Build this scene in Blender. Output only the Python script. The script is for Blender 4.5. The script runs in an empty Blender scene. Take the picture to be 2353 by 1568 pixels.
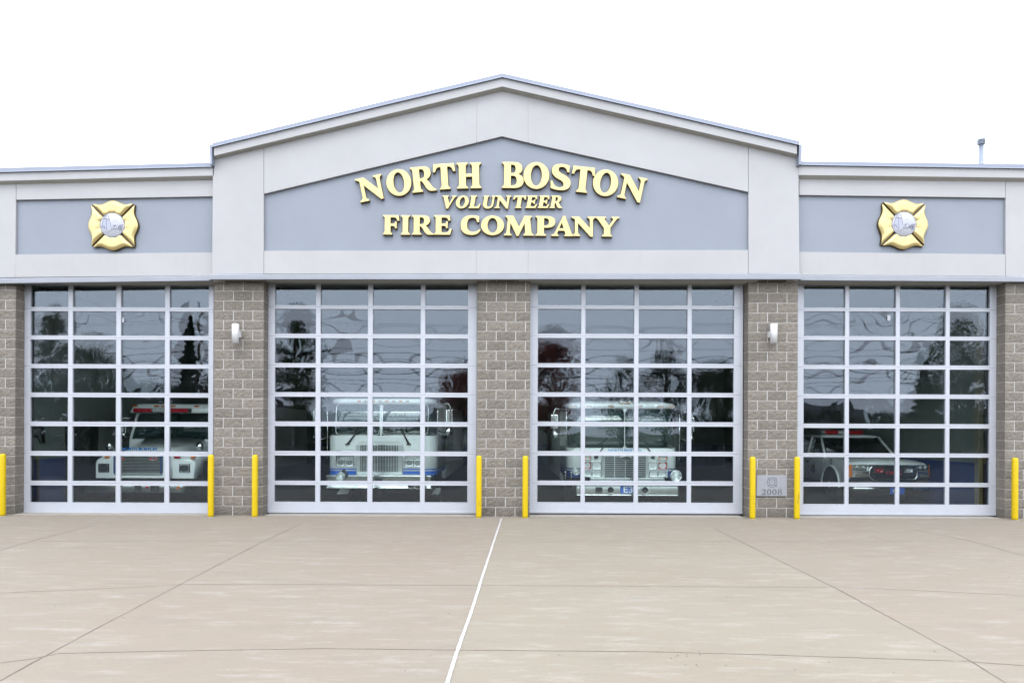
import bpy, bmesh, math, random
from mathutils import Vector, Matrix
R = math.radians
random.seed(7)
scn = bpy.context.scene
COL = scn.collection

# ------------------------------------------------------------------ camera
F = 1568.0            # focal length in units of a 2352-wide picture (24 mm lens)
D = 14.25             # camera stands this far in front of the pier faces (Y = 0)
H = 985.0             # horizon row
EYE = 1.82
CX = 1176.0
ROLL = 0.004
cam = bpy.data.cameras.new("camera")
cam.sensor_width = 36.0
cam.lens = 24.0
cam.shift_y = (H - 784.0) / 2352.0
cam.clip_end = 2000
camo = bpy.data.objects.new("camera", cam)
camo.location = (0, -D, EYE)
camo.rotation_euler = (R(90), -ROLL, 0)
COL.objects.link(camo)
scn.camera = camo

# ------------------------------------------------------------------ world, sun, exposure
w = bpy.data.worlds.new("World"); scn.world = w; w.use_nodes = True
nt = w.node_tree; nt.nodes.clear()
sky = nt.nodes.new("ShaderNodeTexSky"); sky.sky_type = 'NISHITA'; sky.sun_disc = False
SUN_EL, SUN_ROT = 60, 185
sky.sun_elevation = R(SUN_EL); sky.sun_rotation = R(SUN_ROT)
sky.air_density = 1.0; sky.dust_density = 6.0; sky.ozone_density = 1.0
hs = nt.nodes.new("ShaderNodeHueSaturation"); hs.inputs['Saturation'].default_value = 0.16
bgn = nt.nodes.new("ShaderNodeBackground"); bgn.inputs[1].default_value = 0.15
wo = nt.nodes.new("ShaderNodeOutputWorld")
# closed cloud layer: the clear sky shows only faintly through an even pale grey
cl = nt.nodes.new("ShaderNodeMix"); cl.data_type = 'RGBA'; cl.inputs[0].default_value = 0.86
cl.inputs[7].default_value = (10.2, 10.55, 11.35, 1)
nt.links.new(sky.outputs[0], hs.inputs['Color']); nt.links.new(hs.outputs[0], cl.inputs[6]); nt.links.new(cl.outputs[2], bgn.inputs[0]); nt.links.new(bgn.outputs[0], wo.inputs[0])
sl = bpy.data.lights.new("sun", 'SUN'); sl.energy = 0.5; sl.angle = R(25); sl.color = (1.0, 0.97, 0.93)
so = bpy.data.objects.new("sun", sl); COL.objects.link(so)
# sun high behind the camera
so.rotation_euler = (R(90 - SUN_EL), 0, R(-5))
scn.view_settings.view_transform = 'Standard'
scn.view_settings.look = 'None'
scn.view_settings.gamma = 1.0
scn.view_settings.use_curve_mapping = False
scn.view_settings.exposure = 1.5
scn.cycles.max_bounces = 8
scn.cycles.transparent_max_bounces = 16
scn.cycles.caustics_reflective = False
scn.cycles.caustics_refractive = False

# ------------------------------------------------------------------ picture -> place
def W(px, py, Y=0.0):
    """point of the vertical plane at depth Y seen at picture position (px,py)"""
    dx, dy = px - CX, py - H
    u = dx + ROLL * dy; v = dy - ROLL * dx
    s = F / (D + Y)
    return (u / s, EYE - v / s)
def WX(px, Y=0.0, py=H): return W(px, py, Y)[0]
def WZ(py, Y=0.0, px=CX): return W(px, py, Y)[1]
SLOPE = 0.02
def gz(Y): return -0.004 + SLOPE * min(Y, 0)       # apron falls gently away from the doors
def G(px, py):
    dx, dy = px - CX, py - H
    u = dx + ROLL * dy; v = dy - ROLL * dx
    # EYE - v*z/F = gz(Y), z = D+Y
    # EYE - v z/F = -0.004 + S*(z-D)
    z = (EYE + 0.004 + SLOPE * D) / (SLOPE + v / F)
    return (u * z / F, z - D)

# ------------------------------------------------------------------ materials
MAT = {}
def srgb(c): return c
def mat(name, col, rough=0.6, metal=0.0, var=0.0, vscale=6.0, bump=0.0, bscale=60.0, coat=0.0, stretch=(1,1,1), spec=0.5, detail=5.0):
    if name in MAT: return MAT[name]
    m = bpy.data.materials.new(name); m.use_nodes = True
    n = m.node_tree.nodes; l = m.node_tree.links
    b = n["Principled BSDF"]
    b.inputs['Base Color'].default_value = (*col, 1); b.inputs['Roughness'].default_value = rough
    b.inputs['Metallic'].default_value = metal
    b.inputs['Specular IOR Level'].default_value = spec
    if coat: b.inputs['Coat Weight'].default_value = coat; b.inputs['Coat Roughness'].default_value = 0.06
    tc = n.new("ShaderNodeTexCoord"); mp = n.new("ShaderNodeMapping"); mp.inputs['Scale'].default_value = stretch
    l.new(tc.outputs['Object'], mp.inputs[0])
    if var:
        t = n.new("ShaderNodeTexNoise"); t.inputs['Scale'].default_value = vscale; t.inputs['Detail'].default_value = detail
        l.new(mp.outputs[0], t.inputs['Vector'])
        mr = n.new("ShaderNodeMapRange"); mr.inputs[1].default_value = .3; mr.inputs[2].default_value = .7
        mr.inputs[3].default_value = 1 - var; mr.inputs[4].default_value = 1 + var
        l.new(t.outputs[0], mr.inputs[0])
        vm = n.new("ShaderNodeVectorMath"); vm.operation = 'SCALE'; vm.inputs[0].default_value = col
        l.new(mr.outputs[0], vm.inputs['Scale']); l.new(vm.outputs[0], b.inputs['Base Color'])
    if bump:
        t2 = n.new("ShaderNodeTexNoise"); t2.inputs['Scale'].default_value = bscale; t2.inputs['Detail'].default_value = 4
        l.new(mp.outputs[0], t2.inputs['Vector'])
        bp = n.new("ShaderNodeBump"); bp.inputs['Strength'].default_value = bump; bp.inputs['Distance'].default_value = .01
        l.new(t2.outputs[0], bp.inputs['Height']); l.new(bp.outputs[0], b.inputs['Normal'])
    MAT[name] = m; return m

def nodes(m): return m.node_tree.nodes, m.node_tree.links
def noise(n, l, vec, scale, detail=5, rough=.5):
    t = n.new("ShaderNodeTexNoise"); t.inputs['Scale'].default_value = scale; t.inputs['Detail'].default_value = detail
    t.inputs['Roughness'].default_value = rough
    l.new(vec, t.inputs['Vector']); return t.outputs[0]
def rng(n, l, v, a, b, c, d):
    m = n.new("ShaderNodeMapRange"); m.clamp = True
    for i, x in enumerate((a, b, c, d)): m.inputs[i + 1].default_value = x
    l.new(v, m.inputs[0]); return m.outputs[0]
def mixc(n, l, f, a, b):
    m = n.new("ShaderNodeMix"); m.data_type = 'RGBA'
    for s, x in ((m.inputs[0], f), (m.inputs[6], a), (m.inputs[7], b)):
        if hasattr(x, 'default_value') or hasattr(x, 'is_linked'): l.new(x, s)
        elif isinstance(x, (int, float)): s.default_value = x
        else: s.default_value = (*x, 1)
    return m.outputs[2]
def mapv(n, l, src, scale, loc=(0,0,0)):
    m = n.new("ShaderNodeMapping"); m.inputs['Scale'].default_value = scale; m.inputs['Location'].default_value = loc
    l.new(src, m.inputs[0]); return m.outputs[0]

# render coat (EIFS): off-white with rain streaks below the recess
def eifs(name, col, stain=0.0):
    m = mat(name, col, rough=.85, bump=.25, bscale=140)
    n, l = nodes(m); b = n["Principled BSDF"]; tc = n.new("ShaderNodeTexCoord")
    big = rng(n, l, noise(n, l, tc.outputs['Object'], .9, 6, .65), .32, .68, 0, 1)
    c = mixc(n, l, big, tuple(x * .955 for x in col), tuple(min(1, x * 1.03) for x in col))
    st = rng(n, l, noise(n, l, mapv(n, l, tc.outputs['Object'], (7, 1, .35)), 1.2, 6, .7), .55, .80, 0, .10 + stain * .7)
    c = mixc(n, l, st, c, (col[0] * .86, col[1] * .84, col[2] * .78))
    l.new(c, b.inputs['Base Color']); return m
M_WHITE = eifs("render_coat_white", (.482, .488, .506))
M_LINT = eifs("render_coat_lintel", (.480, .486, .496), .35)
M_BLUE = eifs("render_coat_grey_blue", (.293, .330, .392))
M_SOFF = mat("render_coat_soffit", (.54, .535, .50), .9, var=.05, bump=.2)
M_COPE = mat("coping_metal", (.275, .315, .405), .45, metal=.1, var=.03, vscale=2)
M_SILL = mat("sill_band", (.33, .355, .41), .6, var=.05, vscale=2.5)
M_MORT = mat("mortar", (.52, .52, .52), .95, var=.14, vscale=12, bump=.3)
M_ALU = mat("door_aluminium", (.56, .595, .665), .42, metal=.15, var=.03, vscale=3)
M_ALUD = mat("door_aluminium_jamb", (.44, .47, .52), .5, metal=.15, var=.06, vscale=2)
M_RUB = mat("black_rubber", (.015, .015, .016), .8)
M_BLK = mat("black_metal", (.018, .019, .02), .5)
M_TYRE = mat("tyre_rubber", (.022, .022, .023), .85, var=.2, vscale=20)
M_CHR = mat("chrome", (.72, .73, .74), .12, metal=1.0)
M_STEEL = mat("brushed_stainless", (.50, .52, .52), .28, metal=1.0, var=.08, vscale=8)
M_TRUCK = mat("truck_paint_white", (.56, .58, .585), .3, coat=.5, var=.02, vscale=2)
M_TRUCK2 = mat("vehicle_paint_bright_white", (.84, .86, .87), .28, coat=.5, var=.02, vscale=2)
M_TRUCKC = mat("truck_paint_cream", (.56, .57, .55), .35, coat=.4, var=.03, vscale=2)
M_BLUEP = mat("stripe_blue", (.01, .10, .48), .35, coat=.4)
M_NAVY = mat("stripe_navy", (.01, .035, .16), .35, coat=.4)
M_SCR = mat("vehicle_glass", (.015, .035, .035), .04, spec=1.0)
M_SCRT = mat("vehicle_glass_tinted", (.006, .008, .009), .05, spec=.8)
M_LAMP = mat("lamp_lens", (.70, .74, .74), .10, metal=.35, var=.3, vscale=30)
M_RED = mat("red_lens", (.42, .006, .018), .15, coat=.6, var=.35, vscale=40)
M_AMB = mat("amber_lens", (.65, .17, .02), .2, coat=.6, var=.25, vscale=40)
M_AMBP = mat("amber_lens_pale", (.36, .25, .20), .25, coat=.5)
M_YEL = mat("yellow_plastic_sleeve", (.68, .49, .002), .5, spec=.25, var=.03, vscale=3)
M_YELD = mat("yellow_dull", (.22, .13, .01), .5)
M_GOLD = mat("gold_leaf", (.74, .60, .27), .36, metal=.45, var=.06, vscale=5)
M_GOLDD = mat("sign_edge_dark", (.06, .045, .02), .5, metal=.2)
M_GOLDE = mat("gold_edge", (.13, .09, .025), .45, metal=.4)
M_DISC = mat("emblem_disc_white", (.48, .50, .56), .4)
M_INK = mat("emblem_ink", (.02, .025, .08), .6)
M_INKL = mat("emblem_ink_light", (.42, .45, .56), .6)
M_LWHITE = mat("lamp_housing_white", (.78, .80, .83), .4)
M_STONE = mat("date_stone", (.33, .345, .385), .8, var=.06, vscale=8, bump=.3, bscale=90)
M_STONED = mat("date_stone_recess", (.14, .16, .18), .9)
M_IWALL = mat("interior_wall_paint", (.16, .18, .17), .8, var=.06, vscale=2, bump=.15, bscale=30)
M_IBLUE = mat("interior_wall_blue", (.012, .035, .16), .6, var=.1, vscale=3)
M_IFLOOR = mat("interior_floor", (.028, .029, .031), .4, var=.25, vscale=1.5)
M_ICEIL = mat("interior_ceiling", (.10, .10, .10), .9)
M_PIPE = mat("black_pipe", (.01, .01, .012), .5)
M_ROOF = mat("roof_membrane", (.3, .3, .3), .9)
M_VENT = mat("vent_galvanised", (.33, .38, .46), .35, metal=.5, var=.06, vscale=6)
M_BEIGE = mat("beige_paint", (.17, .155, .12), .6)
M_TXTB = mat("lettering_blue", (.02, .16, .50), .5)
M_TXTD = mat("lettering_dark", (.03, .035, .05), .5)
M_WHT = mat("lettering_white", (.75, .78, .8), .5)
M_GRED = mat("grille_badge_red", (.45, .02, .05), .3, coat=.5)

def split_block_mat():
    m = mat("split_face_block", (.3, .27, .24), .93)
    n, l = nodes(m); b = n["Principled BSDF"]; tc = n.new("ShaderNodeTexCoord")
    at = n.new("ShaderNodeAttribute"); at.attribute_name = "tint"
    f1 = rng(n, l, noise(n, l, mapv(n, l, tc.outputs['Object'], (1, 1, 2.2)), 11, 8, .7), .33, .67, 0, 1)
    c = mixc(n, l, f1, (.150, .134, .114), (.262, .240, .208))
    c2 = mixc(n, l, rng(n, l, noise(n, l, tc.outputs['Object'], 55, 4, .7), .52, .70, 0, .8), c, (.10, .09, .078))
    c3 = mixc(n, l, rng(n, l, noise(n, l, mapv(n, l, tc.outputs['Object'], (1, 1, 1), (5, 3, 9)), 30, 3), .6, .8, 0, .5), c2, (.26, .20, .16))
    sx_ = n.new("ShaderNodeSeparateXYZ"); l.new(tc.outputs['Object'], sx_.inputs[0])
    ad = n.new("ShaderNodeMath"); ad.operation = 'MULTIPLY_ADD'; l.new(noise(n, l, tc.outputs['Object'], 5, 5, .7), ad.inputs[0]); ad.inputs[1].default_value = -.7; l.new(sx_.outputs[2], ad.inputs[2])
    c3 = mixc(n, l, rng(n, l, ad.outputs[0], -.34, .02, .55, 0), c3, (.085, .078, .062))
    c3 = mixc(n, l, rng(n, l, noise(n, l, mapv(n, l, tc.outputs['Object'], (3, 1, .4), (2, 2, 2)), 1.6, 5, .6), .52, .70, 0, .35), c3, (.13, .122, .105))
    vm = n.new("ShaderNodeVectorMath"); vm.operation = 'SCALE'; l.new(c3, vm.inputs[0]); l.new(at.outputs['Fac'], vm.inputs['Scale'])
    l.new(vm.outputs[0], b.inputs['Base Color'])
    bp = n.new("ShaderNodeBump"); bp.inputs['Strength'].default_value = .7; bp.inputs['Distance'].default_value = .012
    l.new(noise(n, l, mapv(n, l, tc.outputs['Object'], (1, 1, 1.8)), 38, 8, .75), bp.inputs['Height']); l.new(bp.outputs[0], b.inputs['Normal'])
    return m
M_BLOCK = split_block_mat()

def concrete_mat():
    m = mat("apron_concrete", (.4, .36, .3), .85)
    n, l = nodes(m); b = n["Principled BSDF"]; tc = n.new("ShaderNodeTexCoord"); o = tc.outputs['Object']
    at = n.new("ShaderNodeAttribute"); at.attribute_name = "tint"
    big = rng(n, l, noise(n, l, mapv(n, l, o, (.35, .6, 1)), 1.0, 4), .35, .65, 0, 1)
    c = mixc(n, l, big, (.262, .222, .176), (.268, .241, .194))
    c = mixc(n, l, rng(n, l, noise(n, l, mapv(n, l, o, (.5, 1.6, 1), (3, 8, 0)), 2.6, 8, .7), .46, .70, 0, .7), c, (.284, .236, .188))
    c = mixc(n, l, rng(n, l, noise(n, l, mapv(n, l, o, (.7, 3.2, 1), (11, 2, 0)), 2.4, 9, .75), .52, .68, 0, .85), c, (.36, .34, .305))
    c = mixc(n, l, rng(n, l, noise(n, l, mapv(n, l, o, (.6, 2.2, 1), (31, 12, 0)), 2.2, 9, .7), .54, .72, 0, .6), c, (.205, .188, .162))
    c = mixc(n, l, rng(n, l, noise(n, l, mapv(n, l, o, (1, 5, 1), (51, 12, 0)), 1.1, 5, .6), .66, .74, 0, .35), c, (.30, .205, .14))
    # brushed grain and pitting
    c = mixc(n, l, rng(n, l, noise(n, l, o, 60, 6, .85), .35, .65, 0, .42), c, (.175, .155, .130))
    c = mixc(n, l, rng(n, l, noise(n, l, mapv(n, l, o, (1, 1, 1), (7, 7, 7)), 260, 2, .8), .60, .75, 0, .35), c, (.12, .105, .09))
    vo = n.new("ShaderNodeTexVoronoi"); vo.inputs['Scale'].default_value = 1.7; l.new(o, vo.inputs['Vector'])
    c = mixc(n, l, rng(n, l, vo.outputs['Distance'], .010, .024, .85, 0), c, (.07, .06, .06))
    vm = n.new("ShaderNodeVectorMath"); vm.operation = 'MULTIPLY'; l.new(c, vm.inputs[0]); l.new(at.outputs['Color'], vm.inputs[1])
    l.new(vm.outputs[0], b.inputs['Base Color'])
    bp = n.new("ShaderNodeBump"); bp.inputs['Strength'].default_value = .35; bp.inputs['Distance'].default_value = .004
    l.new(noise(n, l, o, 110, 5, .8), bp.inputs['Height']); l.new(bp.outputs[0], b.inputs['Normal'])
    return m
M_CONC = concrete_mat()
M_JOINT = mat("joint_filler", (.165, .138, .115), .95, var=.35, vscale=7)
def joint_mat():
    n, l = nodes(M_JOINT); tc = n.new("ShaderNodeTexCoord")
    f = rng(n, l, noise(n, l, tc.outputs['Object'], 1.6, 6, .75), .40, .62, 0, .85)
    l.new(mixc(n, l, f, (.15, .12, .10), (.27, .24, .20)), n["Principled BSDF"].inputs['Base Color'])
joint_mat()
M_SEAL = mat("white_sealant", (.48, .48, .48), .8, var=.10, vscale=8, bump=.5)
M_THR = mat("threshold_concrete", (.32, .30, .265), .85, var=.08, vscale=4)
M_ASPH = mat("asphalt", (.026, .026, .027), .9, var=.25, vscale=2, bump=.4)
M_GRASS = mat("grass", (.022, .036, .012), .95, var=.35, vscale=1.2, bump=.5, bscale=30)
M_BARK = mat("bark", (.07, .055, .04), .95, var=.3, vscale=8)
M_WOOD = mat("pole_wood", (.09, .07, .05), .9)
M_WIRE = mat("wire_black", (.012, .012, .013), .7)
M_HOUSE = mat("house_siding", (.42, .42, .40), .8)
M_HROOF = mat("house_shingle", (.05, .05, .055), .9)

def leaf_mat(name, a, b_):
    m = mat(name, a, .75)
    n, l = nodes(m); tc = n.new("ShaderNodeTexCoord")
    c = mixc(n, l, rng(n, l, noise(n, l, tc.outputs['Object'], 1.3, 3), .35, .65, 0, 1), a, b_)
    l.new(c, n["Principled BSDF"].inputs['Base Color']); return m
M_LG = leaf_mat("leaves_green", (.025, .05, .015), (.06, .10, .03))
M_LD = leaf_mat("needles_dark", (.008, .02, .009), (.02, .04, .018))
M_LR = leaf_mat("leaves_red", (.14, .02, .012), (.24, .05, .02))
M_LP = leaf_mat("leaves_grey_green", (.05, .07, .045), (.10, .12, .07))

def glass_mat(name, tint, refl, wav=0.0):
    m = bpy.data.materials.new(name); m.use_nodes = True
    n, l = nodes(m); n.clear()
    out = n.new("ShaderNodeOutputMaterial"); mx = n.new("ShaderNodeMixShader")
    tr = n.new("ShaderNodeBsdfTransparent"); tr.inputs[0].default_value = (*tint, 1)
    gl = n.new("ShaderNodeBsdfGlossy"); gl.inputs['Roughness'].default_value = 0.0; gl.inputs[0].default_value = (.76, .86, 1, 1)
    lw = n.new("ShaderNodeLayerWeight"); lw.inputs[0].default_value = .5
    p = n.new("ShaderNodeMath"); p.operation = 'POWER'; l.new(lw.outputs['Facing'], p.inputs[0]); p.inputs[1].default_value = 5
    a = n.new("ShaderNodeMath"); a.operation = 'MULTIPLY_ADD'; l.new(p.outputs[0], a.inputs[0]); a.inputs[1].default_value = 1 - refl; a.inputs[2].default_value = refl
    l.new(a.outputs[0], mx.inputs[0]); l.new(tr.outputs[0], mx.inputs[1]); l.new(gl.outputs[0], mx.inputs[2]); l.new(mx.outputs[0], out.inputs[0])
    MAT[name] = m; return m
M_GLASS = glass_mat("door_glass", (.88, .925, .92), .049)

# ------------------------------------------------------------------ mesh builder
ORG = {}
class MB:
    def __init__(s): s.v = []; s.f = []; s.mi = []; s.sm = []
    def add(s, vs, fs, mi=0, smooth=False):
        o = len(s.v); s.v += [tuple(x) for x in vs]
        for f in fs: s.f.append([i + o for i in f]); s.mi.append(mi); s.sm.append(smooth)
        return s
    def box(s, x0, x1, y0, y1, z0, z1, mi=0):
        x0, x1 = min(x0, x1), max(x0, x1); y0, y1 = min(y0, y1), max(y0, y1); z0, z1 = min(z0, z1), max(z0, z1)
        v = [(x, y, z) for z in (z0, z1) for y in (y0, y1) for x in (x0, x1)]
        return s.add(v, [(0, 2, 3, 1), (4, 5, 7, 6), (0, 1, 5, 4), (2, 6, 7, 3), (0, 4, 6, 2), (1, 3, 7, 5)], mi)
    def prism(s, pts, y0, y1, mi=0):
        """polygon of (x,z), front at y0, back at y1"""
        n = len(pts)
        a = sum(pts[i][0] * pts[(i + 1) % n][1] - pts[(i + 1) % n][0] * pts[i][1] for i in range(n))
        if a < 0: pts = pts[::-1]
        v = [(x, y0, z) for x, z in pts] + [(x, y1, z) for x, z in pts]
        f = [tuple(range(n)), tuple(range(2 * n - 1, n - 1, -1))] + [(i, i + n, (i + 1) % n + n, (i + 1) % n) for i in range(n)]
        return s.add(v, f, mi)
    def tube(s, pts, r, n=8, mi=0, smooth=True):
        pts = [Vector(p) for p in pts]; rs = r if isinstance(r, (list, tuple)) else [r] * len(pts)
        vs = []; fs = []
        up = None
        for i, p in enumerate(pts):
            t = (pts[min(i + 1, len(pts) - 1)] - pts[max(i - 1, 0)]).normalized()
            if up is None: up = Vector((0, 0, 1)) if abs(t.z) < .9 else Vector((1, 0, 0))
            a = t.cross(up).normalized(); b = a.cross(t).normalized(); up = b
            for k in range(n):
                th = 2 * math.pi * k / n
                vs.append(p + (a * math.cos(th) + b * math.sin(th)) * rs[i])
        for i in range(len(pts) - 1):
            for k in range(n):
                fs.append((i * n + k, i * n + (k + 1) % n, (i + 1) * n + (k + 1) % n, (i + 1) * n + k))
        s.add(vs, fs, mi, smooth)
        o = len(s.v) - len(vs)
        s.f.append([o + k for k in range(n)]); s.mi.append(mi); s.sm.append(False)
        s.f.append([o + (len(pts) - 1) * n + k for k in range(n - 1, -1, -1)]); s.mi.append(mi); s.sm.append(False)
        return s
    def lathe(s, prof, c, axis='z', n=32, mi=0, smooth=True, cap=True):
        """prof [(r, h)], c centre; axis z or y(-)"""
        vs = []; fs = []
        for r_, h in prof:
            for k in range(n):
                th = 2 * math.pi * k / n; a, b = r_ * math.cos(th), r_ * math.sin(th)
                if axis == 'z': vs.append((c[0] + a, c[1] + b, c[2] + h))
                elif axis == 'y': vs.append((c[0] + a, c[1] + h, c[2] + b))
                else: vs.append((c[0] + h, c[1] + a, c[2] + b))
        m_ = len(prof)
        for i in range(m_ - 1):
            for k in range(n): fs.append((i * n + k, i * n + (k + 1) % n, (i + 1) * n + (k + 1) % n, (i + 1) * n + k))
        if cap and prof[0][0] > 1e-5: fs.append(tuple(range(n)))
        if cap and prof[-1][0] > 1e-5: fs.append(tuple((m_ - 1) * n + k for k in range(n)))
        return s.add(vs, fs, mi, smooth)
    def loft(s, rings, mi=0, smooth=False, cap=True):
        n = len(rings[0]); vs = [p for r_ in rings for p in r_]; fs = []
        for i in range(len(rings) - 1):
            for k in range(n): fs.append((i * n + k, i * n + (k + 1) % n, (i + 1) * n + (k + 1) % n, (i + 1) * n + k))
        s.add(vs, fs, mi, smooth)
        if cap:
            o = len(s.v) - len(vs)
            s.f.append([o + k for k in range(n)]); s.mi.append(mi); s.sm.append(False)
            s.f.append([o + (len(rings) - 1) * n + k for k in range(n)]); s.mi.append(mi); s.sm.append(False)
        return s
    def build(s, name, mats, parent=None, origin=None, bevel=0, fix=True, tint=None):
        me = bpy.data.meshes.new(name)
        og = ORG[parent.name] if parent is not None else (origin or (0, 0, 0))
        me.from_pydata([(v[0] - og[0], v[1] - og[1], v[2] - og[2]) for v in s.v], [], s.f)
        mats = mats if isinstance(mats, (list, tuple)) else [mats]
        for m in mats: me.materials.append(m)
        for p, i, sm in zip(me.polygons, s.mi, s.sm): p.material_index = i; p.use_smooth = sm
        if fix:
            bm = bmesh.new(); bm.from_mesh(me); bmesh.ops.recalc_face_normals(bm, faces=bm.faces); bm.to_mesh(me); bm.free()
        if tint:
            at = me.attributes.new("tint", 'FLOAT_COLOR', 'FACE')
            for i, t in enumerate(tint): at.data[i].color = (*t, 1)
        o = bpy.data.objects.new(name, me); COL.objects.link(o)
        if parent is not None: o.parent = parent
        else: o.location = og
        ORG[o.name] = og
        if bevel:
            b = o.modifiers.new("bevel", 'BEVEL'); b.width = bevel; b.segments = 2; b.limit_method = 'ANGLE'; b.angle_limit = R(35)
        return o
def thing(name, label, cat, loc=(0, 0, 0), group=None):
    o = bpy.data.objects.new(name, None); COL.objects.link(o); o.location = loc; ORG[o.name] = tuple(loc)
    o.empty_display_size = .2
    o['label'] = label; o['category'] = cat
    if group: o['group'] = group
    return o
def tag(o, label=None, cat=None, group=None, kind=None):
    if label: o['label'] = label
    if cat: o['category'] = cat
    if group: o['group'] = group
    if kind: o['kind'] = kind
    return o
def copy_tree(o, parent=None):
    c = o.copy(); COL.objects.link(c); c.parent = parent
    for ch in list(o.children): copy_tree(ch, c)
    return c

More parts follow.
